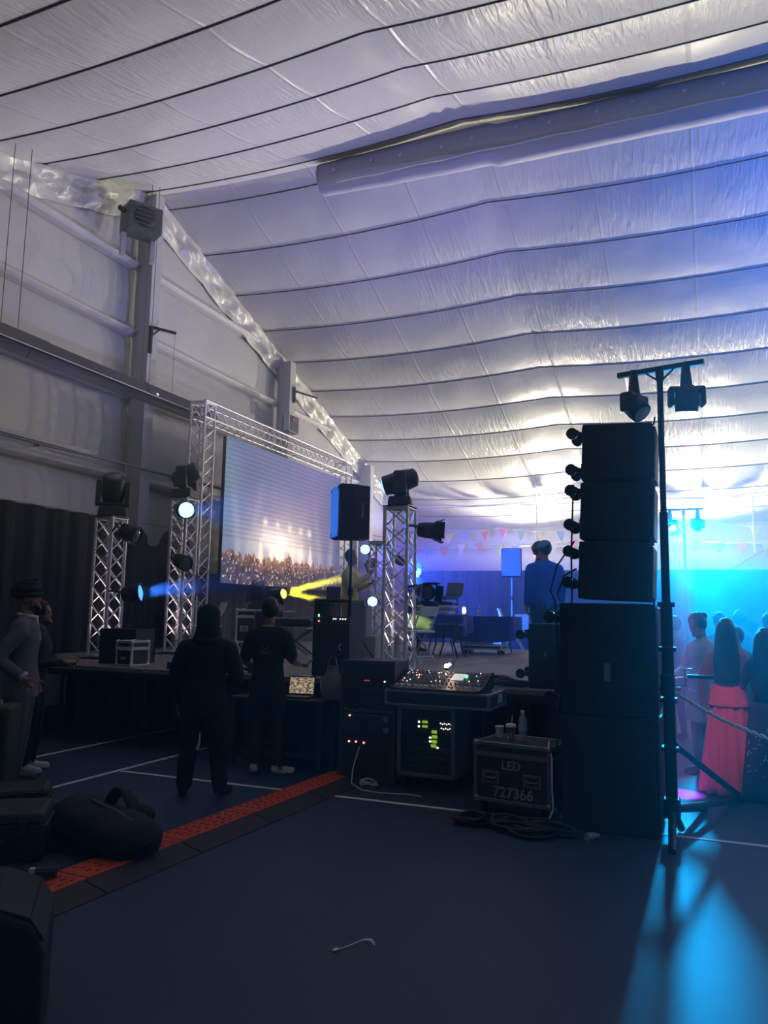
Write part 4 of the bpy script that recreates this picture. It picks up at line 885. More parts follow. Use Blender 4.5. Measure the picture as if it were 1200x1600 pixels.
flight_case('crate', 'dark crate under the yellow moving head lamp', 'case', (-7.0, 12.0, 0.9), 0.1, (0.55, 0.5, 0.7), casters=False, handles=False, edge=0.02, lid=0)
bx = flight_case('flight_case', 'low dark box behind the man in the hooded top', 'case', (-5.75, 7.75, 0.9), 0.2, (0.3, 0.2, 0.09), casters=False, handles=False, edge=0.01, lid=0)
for k, (x, y, r, lab) in enumerate(((-8.5, 8.3, 0.22, 'loose heap of black cable at the far left of the stage'), (-4.75, 7.75, 0.14, 'coil of black cable on the stage edge left of the technician'), (-2.0, 7.85, 0.22, 'coil of black cable on the stage behind the mixing desk'), (-1.78, 7.72, 0.16, 'smaller cable coil beside the subwoofer on the stage edge'))):
    o = MB().tube(cable_pts(x, y, 0.9, r, 6, k*5.3+20, 0.75), 0.014, 6).build('cable_coil', CABLE); tag(o, lab, 'cable')
hp = thing('equipment_bag', 'rounded dark bag with a net pocket on the stage behind the man in grey', 'bag', (-8.3, 8.0, 0.9))
MB().ell((0, 0, 0.16), (0.24, 0.17, 0.19), None, 18, 12).build('bag_body', mat('dark_nylon', (0.03, 0.03, 0.035), 0.6, bump=0.5, bscale=30), hp); MB().tube([(-0.2, -0.05, 0.25), (-0.08, -0.12, 0.35), (0.1, -0.12, 0.35), (0.2, -0.05, 0.25)], 0.014, 6).build('handle', BLACKM, hp)
sp = thing('ring_stand', 'small white ring shaped stand beside the technician', 'stand', (-3.98, 7.66, 0.9)); MB().tube([(0.07*math.cos(a), 0, 0.09+0.09*math.sin(a)) for a in [PI*k/10 for k in range(11)]] , 0.018, 8).build('ring', WHITEP, sp); MB().box((0, 0, 0.0), (0.24, 0.1, 0.02)).build('foot', WHITEP, sp)
for k, (x, y, lab) in enumerate(((-6.0, 9.3, 'clear bottle lying near the left of the grey deck'), (-5.75, 9.3, 'second clear bottle on the deck right of the first'))): bottle(lab, (x, y, 0.9), 1.2)

def folding_chair(label, loc, rz, s=1.0):
    t = thing('folding_chair', label, 'chair', loc, rz, 'white folding chairs on the stage'); W = 0.21
    MB().box((0, 0.0, 0.44), (0.42, 0.38, 0.03)).build('seat', WHITEP, t, bevel=0.01)
    MB().box((0, -0.235, 0.74), (0.40, 0.02, 0.16), (0.2, 0, 0)).build('backrest', WHITEP, t, bevel=0.008)
    for sx in (-1, 1):
        MB().tube([(sx*W, 0.24, 0.0), (sx*W, 0.06, 0.30), (sx*W, -0.12, 0.5), (sx*W, -0.26, 0.82)], 0.013, 8).build('leg', WHITEP, t)
        MB().tube([(sx*(W-0.03), -0.24, 0.0), (sx*(W-0.03), 0.15, 0.43)], 0.013, 8).build('leg', WHITEP, t)
    for y, z in ((0.17, 0.12), (-0.16, 0.09)): MB().cyl((-W, y, z), (W, y, z), 0.01, n=8).build('rung', WHITEP, t)
    return t
folding_chair('white folding chair standing alone before the far drape', (-3.55, 15.2, 0.9), facing((1, 0.15)))
folding_chair('white folding chair half hidden behind the hooded man', (-7.38, 10.55, 0.9), facing((-0.7, -0.7)))
folding_chair('white folding chair behind the totem beside the mixing desk', (-3.9, 10.7, 0.9), facing((-1, 0.3)))

# keyboard on a folding stand
ks = thing('keyboard_stand', 'X shaped stand under the dark keyboard', 'stand', (-6.18, 11.2, 0.9), 0.2)
for sy in (-1, 1):
    MB().box((0, 0.12*sy, 0.22), (0.04, 0.02, 0.68), (0, 0.95, 0)).build('cross_leg', GREYP, ks); MB().box((0, 0.12*sy, 0.22), (0.04, 0.02, 0.68), (0, -0.95, 0)).build('cross_leg', GREYP, ks)
MB().cyl((0, -0.13, 0.22), (0, 0.13, 0.22), 0.012).build('pivot', BLACKM, ks)
for x in (-0.27, 0.27): MB().box((x, 0, 0.43), (0.04, 0.32, 0.03)).build('support_bar', WHITEP, ks)
kb = thing('electronic_keyboard', 'dark electronic keyboard on an X stand behind the technician', 'keyboard', (-6.18, 11.2, 1.35), 0.2)
MB().box((0, 0, 0.07), (0.62, 0.28, 0.13)).build('case', BLACK, kb, bevel=0.03); MB().box((0, -0.08, 0.138), (0.56, 0.10, 0.012)).build('key_bed', WHITEP, kb)
for k in range(24): MB().box((-0.265+0.023*k, -0.065, 0.147), (0.011, 0.06, 0.008)).build('black_key', BLACK, kb)
yb = thing('yellow_box', 'cream box on the stage right of the dark keyboard', 'box', (-5.55, 11.3, 0.9)); MB().box((0, 0, 0.3), (0.32, 0.3, 0.6)).build('carton', mat('cream', (0.65, 0.62, 0.35), 0.6), yb, bevel=0.01); MB().box((0.02, 0, 0.62), (0.2, 0.2, 0.04)).build('top_block', MATS['cream'], yb)
mx_ = thing('electronic_instrument', 'dark tilted instrument on a stand in front of the singer', 'instrument', (-5.82, 11.7, 0.9), 0.3)
MB().box((0, 0, 0.86), (0.5, 0.32, 0.06), (0.2, 0, 0)).build('instrument', BLACK, mx_, bevel=0.01); MB().box((0.06, 0.17, 1.0), (0.24, 0.02, 0.24), (-0.25, 0, 0)).build('lid', BLACK, mx_)
for sx in (-1, 1): MB().cyl((sx*0.2, 0, 0.0), (sx*0.2, 0, 0.84), 0.014).build('leg', BLACKM, mx_)
for k in range(5): MB().box((-0.2+0.09*k, -0.15, 0.83), (0.05, 0.02, 0.03)).build('pale_key', WHITEP, mx_)

# disc jockey tables
BC = mat('blue_cloth', (0.03, 0.07, 0.42), 0.75, var=0.15, bump=0.25, bscale=20)
def cloth_table(label_t, label_c, x, y, w, d, h, drop, rz=0):
    t = thing('folding_table', label_t, 'table', (x, y, 0.9), rz, 'folding tables on the stage')
    MB().box((0, 0, h-0.02), (w, d, 0.04)).build('table_top', WHITEP, t, bevel=0.006)
    for sx in (-1, 1):
        MB().tube([(sx*(w/2-0.15), -d/2+0.08, 0), (sx*(w/2-0.2), -d/2+0.08, 0.25), (sx*(w/2-0.16), -d/2+0.1, h-0.05), (sx*(w/2-0.16), d/2-0.1, h-0.05), (sx*(w/2-0.2), d/2-0.08, 0.25), (sx*(w/2-0.15), d/2-0.08, 0)], 0.014, 8).build('leg_frame', GREYP, t)
    c = thing('table_cloth', label_c, 'tablecloth', (x, y, 0.9), rz)
    m = MB(); m.box((0, 0, h+0.006), (w+0.03, d+0.03, 0.008))
    def side(u, v):
        per = 2*(w+d); s = u*per
        if s < w: p = (-w/2+s, -d/2); n = (0, -1)
        elif s < w+d: p = (w/2, -d/2+s-w); n = (1, 0)
        elif s < 2*w+d: p = (w/2-(s-w-d), d/2); n = (0, 1)
        else: p = (-w/2, d/2-(s-2*w-d)); n = (-1, 0)
        o = 0.02+v*(0.03+0.025*math.sin(s*14)); return (p[0]+n[0]*o, p[1]+n[1]*o, h+0.006-(drop+0.05*math.sin(s*3))*v)
    m.grid(side, 160, 6); m.build('cloth', BC, c); return t
cloth_table('folding table under the left blue cloth by the totem', 'royal blue cloth on the left table beside the totem', -4.35, 13.2, 0.95, 0.7, 0.67, 0.34)
cloth_table('folding table under the right blue cloth with the lamp', 'royal blue cloth on the right table with the water bottle', -3.75, 14.15, 1.05, 0.75, 0.66, 0.42)
fb = thing('folding_table', 'bare folding table leg frame in front of the blue cloths', 'table', (-3.95, 12.3, 0.9)); MB().box((0, 0.1, 0.52), (0.5, 0.5, 0.03)).build('table_top', mat('blue_top', (0.06, 0.09, 0.25), 0.6), fb)
for y in (-0.1, 0.3): MB().tube([(-0.22, y, 0), (-0.15, y, 0.22), (-0.16, y, 0.5), (0.16, y, 0.5), (0.15, y, 0.22), (0.22, y, 0)], 0.014, 8).build('leg_frame', BLACKM, fb)
dg = thing('dj_player', 'stacked silver disc players on the left blue table', 'player', (-4.42, 13.15, 1.59))
for k in range(4): MB().box((0.02*k-0.02, 0, 0.035+0.05*k), (0.62, 0.4, 0.042)).build('player_unit', [ALU, GREYP, ALU, BLACK][k], dg, bevel=0.006)
for sx in (-1, 1): MB().cyl((0.2*sx, 0.0, 0.205), (0.2*sx, 0, 0.22), 0.09, n=18).build('platter', BLACKM, dg)
lt = thing('laptop', 'laptop tilted on a stand above the blue tables', 'laptop', (-4.28, 13.55, 1.57), facing((-0.75, 0.65)))
MB().box((0, 0, 0.33), (0.34, 0.24, 0.014), (-0.35, 0, 0)).build('keyboard_half', GREYP, lt); MB().box((0, -0.14, 0.47), (0.34, 0.012, 0.24), (0.3, 0, 0)).build('lid', GREYP, lt)
for sx in (-1, 1): MB().tube([(0.13*sx, 0.1, 0.0), (0.13*sx, -0.03, 0.05), (0.13*sx, 0.0, 0.32)], 0.01, 6).build('stand_leg', BLACKM, lt)
dl = thing('table_lamp', 'small glowing yellow lamp on the right blue table', 'lamp', (-4.12, 13.85, 1.575)); MB().ell((0, 0, 0.09), (0.035, 0.035, 0.07)).build('bulb', glow('yellow_bulb', (1.0, 0.86, 0.35), 8), dl); MB().cyl((0, 0, 0), (0, 0, 0.03), 0.04).build('base', BLACKM, dl)
bottle('clear water bottle on the right blue table', (-3.85, 13.9, 1.575), 0.9)
cr = flight_case('flight_case', 'low pale edged trolley under the right blue table', 'case', (-3.75, 13.9, 0.9), 0, (0.75, 0.4, 0.10), casters=True, handles=False, edge=0.03, lid=0, em=WHITEP, zb=0.07)
pc = thing('carton', 'pale carton and metal box by the far drape', 'box', (-3.9, 17.4, 0.9)); MB().box((0.2, 0, 0.36), (0.5, 0.4, 0.72)).build('carton', mat('brown_card', (0.3, 0.26, 0.22), 0.8), pc, bevel=0.01); MB().box((-0.35, 0, 0.3), (0.4, 0.4, 0.6)).build('metal_box', EDGE, pc, bevel=0.01)
bl2 = thing('foot_lamp', 'bright little lamp on the stage floor behind the desk', 'lamp', (-3.05, 9.5, 0.9)); MB().ell((0, 0, 0.05), 0.03).build('bulb', glow('warm_small', (1, 0.85, 0.6), 14), bl2); MB().cyl((0, 0, 0), (0, 0, 0.03), 0.03).build('base', BLACKM, bl2)

# ---------------------------------------------------------------- floor at the front
# cable ramp: orange lids on dark ramps, laid end to end
rp0, rp1 = Vector((-3.515, 2.9, 0)), Vector((-3.34, 7.15, 0)); rd = (rp1-rp0); nseg = 5; segl = rd.length/nseg
rang = math.atan2(-rd.x, rd.y)
for k in range(nseg):
    c = rp0 + rd*((k+0.5)/nseg)
    t = thing('cable_ramp', ['orange and black cable ramp section nearest the big speaker', 'cable ramp section under the black equipment bag', 'middle orange cable ramp section on the blue floor', 'cable ramp section crossed by the white court line side', 'last orange cable ramp section before the power rack'][k], 'cable ramp', c, rang, 'cable ramp sections on the floor')
    l = segl-0.012
    MB().prism([(-0.12, 0.0), (-0.12, 0.055), (0.12, 0.055), (0.12, 0.0)], -l/2, l/2, Matrix(((1, 0, 0, 0), (0, 0, 1, 0), (0, 1, 0, 0), (0, 0, 0, 1)))).build('lid', ORANGE, t, bevel=0.004)
    for sx in (-1, 1): MB().prism([(sx*0.12, 0.0), (sx*0.12, 0.048), (sx*(0.30 if sx > 0 else 0.17), 0.006), (sx*(0.30 if sx > 0 else 0.17), 0.0)], -l/2-0.03, l/2-0.03, Matrix(((1, 0, 0, 0), (0, 0, 1, 0), (0, 1, 0, 0), (0, 0, 0, 1)))).build('ramp_side', RUBBER if sx > 0 else ORANGE, t)
    n0 = None
    for i in range(4):
        for j in range(8):
            M = mtx((-0.085+0.055*i, -l/2+0.09+j*(l-0.18)/7+0.02*(i % 2), 0.057))
            if n0 is None: n0 = MB().box((0, 0, 0), (0.016, 0.03, 0.006)).build('tread_stud', mat('dark_orange', (0.35, 0.04, 0.012), 0.6), t); n0.matrix_local = M
            else: inst(n0, t, M)
cn = thing('cable_connector', 'black plug lying on the end of the cable ramp', 'plug', (-3.56, 3.62, 0.062)); MB().cyl((-0.05, -0.02, 0.028), (0.05, 0.03, 0.028), 0.03, n=12).build('body', BLACK, cn); MB().tube([(-0.05, -0.02, 0.03), (-0.13, -0.05, 0.015), (-0.25, -0.08, -0.035), (-0.5, 0.0, -0.05)], 0.01, 6).build('lead', CABLE, cn); MB().box((-0.07, -0.028, 0.035), (0.03, 0.03, 0.03), (0, 0, 0.4)).build('collar', WHITEP, cn)

NYL = mat('black_nylon', (0.018, 0.021, 0.022), 0.7, var=0.3, bump=0.4, bscale=60, spec=0.25)
bg = thing('tripod_bag', 'long black padded equipment bag lying across the cable ramp', 'bag', (-3.78, 4.33, 0.0), math.atan2(-0.28, 0.75)); bg.scale = (1.12, 1.1, 1.0)
def bagf(u, v):
    a = 2*PI*v; x = -0.47+0.94*u; e = (1-abs(2*u-1)**6)**0.5
    r = 0.155*(0.01+0.99*e**0.8)*(1+0.12*vnoise(u*5, math.cos(a)*1.5, math.sin(a)*1.5)+0.1*(u < 0.35)); z = 0.14+r*0.95*math.sin(a)
    return (x, 1.25*r*math.cos(a), max(0.004+(0.058 if x > 0.12 else 0), z))
MB().grid(bagf, 40, 28).build('bag_body', NYL, bg)
MB().tube([(-0.36, 0.02, 0.292), (-0.1, 0.0, 0.288), (0.2, -0.02, 0.285), (0.38, -0.03, 0.262)], 0.012, 6).build('zip_flap', mat('zip_grey', (0.10, 0.10, 0.11), 0.5), bg)
MB().grid(lambda u, v: (-0.16+0.34*u+0.03*v, 0.10+0.07*(v-0.5), 0.24+0.15*math.sin(PI*u)*(1.0-0.18*v)), 18, 3).build('carry_strap', NYL, bg, thick=0.02)
MB().ell((0.16, 0.16, 0.24), (0.10, 0.07, 0.06), None, 12, 8).build('side_pouch', NYL, bg)
MB().tube([(-0.5, -0.16, 0.012), (-0.44, -0.25, 0.012), (-0.25, -0.28, 0.012), (-0.1, -0.2, 0.02)], 0.009, 6).build('loose_strap', NYL, bg)
MB().cyl((-0.2, -0.19, 0.16), (-0.2, -0.205, 0.16), 0.03, n=10).build('buckle', BLACK, bg)

HARD = mat('hard_case_plastic', (0.026, 0.028, 0.026), 0.55, var=0.2, bump=0.25, bscale=50)
def hard_case(label, loc, rz, size):
    w, d, h = size; t = thing('hard_case', label, 'case', loc, rz, 'hard equipment cases on the floor')
    MB().box((0, 0, h*0.36), (w, d, h*0.72), taper=1.02).build('lower_shell', HARD, t, bevel=0.03); MB().box((0, 0, h*0.87), (w*1.01, d*1.01, h*0.26), taper=0.95).build('lid', HARD, t, bevel=0.025)
    MB().box((0, 0, h*0.73), (w*1.04, d*1.04, h*0.05)).build('rim', BLACK, t, bevel=0.006)
    for x in (-w*0.3, w*0.3): MB().box((x, -d*0.525, h*0.72), (0.06, 0.02, 0.09)).build('latch', BLACK, t, bevel=0.005)
    MB().tube([(-0.07, -d/2, h*0.45), (-0.07, -d/2-0.04, h*0.45), (0.07, -d/2-0.04, h*0.45), (0.07, -d/2, h*0.45)], 0.013, 8).build('handle', BLACK, t)
    for x in (-w*0.36, -w*0.12, w*0.12, w*0.36): MB().box((x, -d/2, h*0.34), (0.03, 0.024, h*0.6)).build('rib', HARD, t)
    return t
hard_case('dark hard equipment case at the left edge behind the big speaker', (-4.33, 3.97, 0), 0.65, (0.62, 0.46, 0.30))
hard_case('farther hard equipment case at the feet of the man in grey', (-5.06, 4.72, 0), 0.72, (0.58, 0.40, 0.22))
ls = thing('floor_speaker', 'small dark olive speaker cabinet beside the man in grey', 'speaker', (-5.58, 4.97, 0), 0.5)
MB().box((0, 0, 0.39), (0.36, 0.34, 0.78)).build('cabinet', mat('olive_black', (0.04, 0.045, 0.03), 0.7, bump=0.2), ls, bevel=0.03); MB().box((0, -0.175, 0.38), (0.31, 0.012, 0.66)).build('grille', GR, ls); MB().tube([(-0.06, 0, 0.78), (-0.06, 0, 0.81), (0.06, 0, 0.81), (0.06, 0, 0.78)], 0.012, 6).build('handle', GREYP, ls)
ms = thing('monitor_speaker', 'big black monitor speaker with a curved grille at the lower left corner', 'speaker', (-2.61, 2.27, 0), facing((0.75, 0.66))); ms.scale = (1, 1, 0.9)
pf = [(-0.30, 0.0), (-0.30, 0.40), (-0.22, 0.56), (-0.10, 0.605), (0.12, 0.59), (0.25, 0.53), (0.30, 0.42), (0.30, 0.0)]
MB().prism(pf, -0.25, 0.25, Matrix(((0, 0, 1, 0), (1, 0, 0, 0), (0, 1, 0, 0), (0, 0, 0, 1)))).build('cabinet', BLACKP, ms, bevel=0.02)
g = MB(); n = 16
tp = [(-0.27, 0.47), (-0.20, 0.575), (-0.09, 0.618), (0.11, 0.602), (0.24, 0.545), (0.29, 0.46)]
for i in range(len(tp)-1):
    a, b = tp[i], tp[i+1]; g.add([(-0.23, a[0], a[1]), (0.23, a[0], a[1]), (0.23, b[0], b[1]), (-0.23, b[0], b[1])], [(0, 1, 2, 3)])
g.build('grille', GR, ms, thick=0.012)
s0 = None
for i in range(22):
    M = mtx((-0.22+0.021*i, 0, 0.622))
    if s0 is None: s0 = MB().box((0, 0.0, 0), (0.004, 0.2, 0.008)).build('grille_bar', GREYP, ms); s0.matrix_local = M @ mtx((0, 0.01, -0.012), (-0.075, 0, 0))
    else: inst(s0, ms, M @ mtx((0, 0.01, -0.012), (-0.075, 0, 0)))
MB().box((0.255, 0.0, 0.3), (0.012, 0.2, 0.10)).build('handle_cup', BLACK, ms, bevel=0.004)
ft = thing('plastic_strip', 'small white curled strip of litter on the open blue floor', 'litter', (-1.64, 3.63, 0.0), -0.3)
MB().grid(lambda u, v: (-0.03+0.10*u+0.01*math.sin(PI*u), -0.06+0.16*u**0.8+0.05*math.sin(PI*u)+0.012*(v-0.5)*(0.4+math.sin(PI*u)), 0.004+0.02*math.sin(PI*u)**2+0.004*v), 16, 2).build('strip', WHITEP, ft, thick=0.002)
MB().ell((-0.035, -0.065, 0.006), (0.012, 0.02, 0.006)).build('curled_tip', WHITEP, ft)
ba = thing('floor_bottle', 'clear bottle cap end lying at the foot of the speaker tower', 'bottle', (-0.86, 5.98, 0.0)); MB().cyl((0, 0, 0.03), (0.05, 0.05, 0.03), 0.03, 0.026, 12).build('body', MATS['clear_plastic'], ba); MB().cyl((0.05, 0.05, 0.03), (0.075, 0.075, 0.03), 0.014, n=10).build('neck', MATS['clear_plastic'], ba)
rope = thing('rope_strap', 'white rope tied to the light stand and stretched to the right', 'rope', (-0.27, 6.38, 1.06))
rr_ = [Vector((0.0, 0, 0)).lerp(Vector((0.62, -1.25, -0.16)), t/30)+Vector((0, 0, -0.03*math.sin(PI*t/30))) for t in range(31)]
for ph in (0, PI): MB().tube([p+Vector((0.006*math.cos(t*1.6+ph), 0, 0.008*math.sin(t*1.6+ph))) for t, p in enumerate(rr_)], 0.008, 6).build('strand', mat('rope_fibre', (0.62, 0.62, 0.55), 0.8, bump=0.3), rope)
MB().tube([(-0.1*math.cos(a)-0.045, 0.06+0.09*math.sin(a), 0.01) for a in [2*PI*k/14 for k in range(14)]], 0.012, 6, True).build('knot', mat('ratchet_orange', (0.5, 0.22, 0.05), 0.7), rope)
# ================================================================ people
from mathutils.kdtree import KDTree
SKIN = mat('skin_brown', (0.34, 0.19, 0.12), 0.5, var=0.08, scale=20)
HAIR = mat('black_hair', (0.012, 0.011, 0.012), 0.45, var=0.3, stretch=(30, 30, 2), bump=0.5, bscale=6)
EYE = mat('eye_dark', (0.02, 0.015, 0.012), 0.15)
CL = lambda n, c, r=0.8: mat('cloth_'+n, c, r, var=0.15, scale=4, bump=0.35, bscale=9, spec=0.2)
class Body:
    def __init__(s): s.mb = MB(); s.lab = []
    def _t(s, l): s.lab += [l]*(len(s.mb.v)-len(s.lab))
    def rings(s, l, R, n=22):
        R2 = []
        for a, b in zip(R, R[1:]):
            for t in range(3): R2.append([a[i]+(b[i]-a[i])*t/3 for i in range(5)])
        R2.append(R[-1]); vs = []
        for cx, cy, cz, rx, ry in R2:
            for i in range(n):
                a = 2*PI*i/n; vs.append((cx+rx*math.cos(a), cy+ry*math.sin(a), cz))
        m = len(R2); s.mb.add(vs, [(k*n+i, k*n+(i+1) % n, (k+1)*n+(i+1) % n, (k+1)*n+i) for k in range(m-1) for i in range(n)] + [tuple(range(n-1, -1, -1)), tuple(range((m-1)*n, m*n))]); s._t(l)
    def limb(s, l, P, R, n=10):
        P = [Vector(p) for p in P]; pts, rad = [], []
        for k in range(len(P)-1):
            q = max(2, int((P[k+1]-P[k]).length/0.03))
            for t in range(q): pts.append(P[k].lerp(P[k+1], t/q)); rad.append(R[k]+(R[k+1]-R[k])*t/q)
        pts.append(P[-1]); rad.append(R[-1])
        s.mb.tube(pts, 1.0, n, False, rad); s.mb.ell(P[0], R[0]*0.98, None, 10, 8); s.mb.ell(P[-1], R[-1]*0.98, None, 10, 8)
        for k in range(1, len(P)-1): s.mb.ell(P[k], R[k]*0.99, None, 10, 8)
        s._t(l)
    def ell(s, l, c, r, M=None): s.mb.ell(c, r, M, 16, 12); s._t(l)
    def hand(s, wrist, d, pn, side, curl=0.5, l='skin'):
        """palm and five fingers; d = finger direction, pn = palm normal, side = +1 thumb on the d x pn side"""
        d = Vector(d).normalized(); pn = Vector(pn); pn = (pn-d*pn.dot(d)).normalized(); x = d.cross(pn)*side; w = Vector(wrist)
        M = Matrix((x, d, pn)).transposed().to_4x4(); M.translation = w+d*0.055
        s.mb.ell((0, 0, 0), (0.042, 0.052, 0.017), M, 12, 10); s._t(l); s.limb(l, [w-d*0.02, w+d*0.03], [0.026, 0.026], 8)
        for k, (ox, ln) in enumerate(((0.030, 0.075), (0.010, 0.085), (-0.010, 0.078), (-0.029, 0.062))):
            p = w+d*0.095+x*ox; pts = [p]; a = curl*0.5
            for j, f in enumerate((0.45, 0.32, 0.23)):
                p = p+(d*math.cos(a)+pn*math.sin(a))*ln*f; pts.append(p); a += curl
            s.limb(l, pts, [0.0095, 0.009, 0.0085, 0.0075], 7)
        p = w+d*0.035+x*0.034; q = p+(d*0.55+x*0.75+pn*0.35).normalized()*0.035; r = q+(d*0.85+x*0.25+pn*0.5).normalized()*0.032
        s.limb(l, [p, q, r], [0.013, 0.011, 0.009], 7)
    def build(s, parent, name, mats, vox, smooth=5):
        tmp = bpy.data.objects.new('tmp_body', s.mb.mesh('tmp_body')); COL.objects.link(tmp)
        md = tmp.modifiers.new('r', 'REMESH'); md.mode = 'VOXEL'; md.voxel_size = vox; md.use_smooth_shade = True
        sm = tmp.modifiers.new('s', 'SMOOTH'); sm.iterations = smooth; sm.factor = 0.5
        bpy.context.view_layer.update()
        me = bpy.data.meshes.new_from_object(tmp.evaluated_get(bpy.context.evaluated_depsgraph_get())); bpy.data.objects.remove(tmp)
        kd = KDTree(len(s.mb.v))
        for i, v in enumerate(s.mb.v): kd.insert(v, i)
        kd.balance(); keys = list(mats.keys())
        for k in keys: me.materials.append(mats[k])
        for p in me.polygons:
            _, i, _ = kd.find(p.center); p.material_index = keys.index(s.lab[i]); p.use_smooth = True
        me.name = name; o = bpy.data.objects.new(name, me); COL.objects.link(o); o.parent = parent; return o

def person(label, loc, rz, H, mats, arms, legs=None, lean=0.0, fat=1.0, loose=0.0, headrot=(0, 0, 0), vox=0.011, group=None, short=False, female=False, jacket=False, face=True, longhem=0.80, hands=True, curl=0.5, beard=False):
    k = H/1.75; t = thing('person', label, 'person', loc, rz, group); t.scale = (k, k, k)
    B = Body(); top, bot, shoe = 'top', 'bottom', 'shoe'
    sw = 0.88 if female else 1.0; hz_ = 1.04 if female else 1.0
    ly = lambda z: lean*max(0, (z-0.95))
    R = [(0, ly(z)+oy, z, rx*fat*(hz_ if z < 1.0 else sw), ry*fat) for z, rx, ry, oy in ((longhem, 0.150+(0.025 if jacket else 0), 0.118+(0.02 if jacket else 0), 0), (0.90, 0.168, 0.125, 0), (0.98, 0.163, 0.118, 0), (1.08, 0.150, 0.108, 0), (1.18, 0.158, 0.112, 0), (1.30, 0.176, 0.120, 0), (1.385, 0.178, 0.108, 0), (1.435, 0.135, 0.088, 0))]
    B.rings(top, R); B.rings(top, [(0, ly(1.43), 1.42, 0.14*sw*fat, 0.085), (0, ly(1.47)+0.005, 1.475, 0.075, 0.068)])
    B.rings(bot, [(0, 0, 0.80, 0.16*fat*hz_, 0.115*fat), (0, 0, 0.90, 0.165*fat*hz_, 0.118*fat)])
    for sx in (-1, 1): B.limb(top, [(sx*0.045, ly(1.44), 1.445), (sx*0.11*sw, ly(1.42), 1.415), (sx*0.17*sw*fat, ly(1.38), 1.37)], [0.055, 0.060, 0.066+loose*0.5], 10)
    B.limb('skin', [(0, ly(1.46), 1.45), (0, ly(1.54)+0.012, 1.56)], [0.058, 0.055], 12)
    # head
    HM = Matrix.Translation((0, ly(1.54)+0.01, 1.535)) @ Euler(headrot).to_matrix().to_4x4()
    B.ell('skin', (0, 0.0, 0.125), (0.076, 0.094, 0.105), HM); B.ell('skin', (0, 0.030, 0.055), (0.058, 0.066, 0.072), HM)
    B.ell('skin', (0, 0.085, 0.015), (0.028, 0.026, 0.024), HM)
    if beard:
        B.ell('beard', (0, 0.040, 0.030), (0.060, 0.066, 0.052), HM); B.ell('beard', (0, 0.088, 0.008), (0.034, 0.030, 0.030), HM)
    if face:
        B.ell('skin', (0, 0.102, 0.078), (0.012, 0.020, 0.016), HM); B.ell('skin', (0, 0.094, 0.100), (0.009, 0.014, 0.028), HM)
        B.ell('skin', (0, 0.082, 0.133), (0.050, 0.014, 0.010), HM); B.ell('lip', (0, 0.090, 0.045), (0.024, 0.010, 0.008), HM)
        for sx in (-1, 1): B.ell('skin', (sx*0.076, -0.005, 0.09), (0.010, 0.020, 0.030), HM)
    # arms: dict side -> (elbow, wrist, hand direction, palm normal)
    for sx, (el, wr, hd, pn) in ((1, arms[0]), (-1, arms[1])):
        sh = Vector((sx*0.178*sw*fat, ly(1.4), 1.362)); el = Vector(el); wr = Vector(wr)
        B.limb(top, [sh*0.98, sh.lerp(el, 0.55)], [0.064+loose, 0.055+loose], 12)
        B.limb(top, [sh.lerp(el, 0.5), sh.lerp(el, 0.8) if short else el], [0.056+loose, 0.052+loose if short else 0.046+loose], 12)
        if short: B.limb('skin', [sh.lerp(el, 0.75), el, el.lerp(wr, 0.4), wr], [0.043, 0.039, 0.039, 0.027], 10)
        else: B.limb(top, [el, el.lerp(wr, 0.4), el.lerp(wr, 0.93)], [0.046+loose, 0.044+loose, 0.036+loose*0.7], 10)
        if hands: B.hand(wr, hd, pn, 1 if sx > 0 else -1, curl)
        else: B.ell('skin', wr, 0.03)
    legs = legs or (((0.10, 0.02, 0.50), (0.11, -0.02, 0.08), 0.25), ((-0.10, 0.02, 0.50), (-0.11, -0.02, 0.08), -0.25))
    for sx, (kn, an, tw) in ((1, legs[0]), (-1, legs[1])):
        kn, an = Vector(kn), Vector(an); hip = Vector((sx*0.088, 0, 0.88))
        B.limb(bot, [hip, hip.lerp(kn, 0.5), kn, kn.lerp(an, 0.35), an+Vector((0, 0, 0.03))], [0.092*fat+loose, 0.080*fat+loose, 0.060+loose, 0.060+loose, 0.047+loose], 12)
        d = Vector((math.sin(tw), math.cos(tw), 0))
        B.limb(shoe, [an+Vector((0, 0, -0.02))-d*0.03, an+d*0.06-Vector((0, 0, 0.035)), an+d*0.16-Vector((0, 0, 0.045))], [0.045, 0.042, 0.034], 10)
        B.ell(shoe, an+d*0.06-Vector((0, 0, 0.062)), (0.046, 0.046, 0.018)); B.ell(shoe, an+d*0.14-Vector((0, 0, 0.062)), (0.042, 0.06, 0.018))
    o = B.build(t, 'body', mats, vox)
    if face:
        m = MB()
        for sx in (-1, 1): m.ell((sx*0.031, 0.081, 0.112), (0.013, 0.010, 0.009), HM, 8, 6)
        m.build('eyes', EYE, t)
    return t, HM
def shell(parent, name, m, HM, c, r, cut=None, noise=0.0, n=26, mm=16, seed=0.0):
    """cap of hair or cloth: ellipsoid points kept where cut(x,y,z) holds"""
    mb = MB(); mb.ell((0, 0, 0), 1.0, None, n, mm); vs = []
    for x, y, z in mb.v:
        q = 1+noise*vnoise(x*3, y*3, z*3+seed); vs.append((c[0]+r[0]*x*q, c[1]+r[1]*y*q, c[2]+r[2]*z*q))
    fs = [f for f in mb.f if cut is None or cut(*[sum(vs[i][a] for i in f)/len(f) for a in range(3)])]
    o = MB().add(vs, fs, True, HM).build(name, m, parent, thick=0.008); return o
def short_hair(p, HM, m=None, front=0.055): return shell(p, 'hair', m or HAIR, HM, (0, -0.006, 0.132), (0.085, 0.103, 0.112), lambda x, y, z: z > (0.035 if y < -0.03 else 0.07)+(0.10 if y > front else 0)+0.5*max(0, y), 0.08)
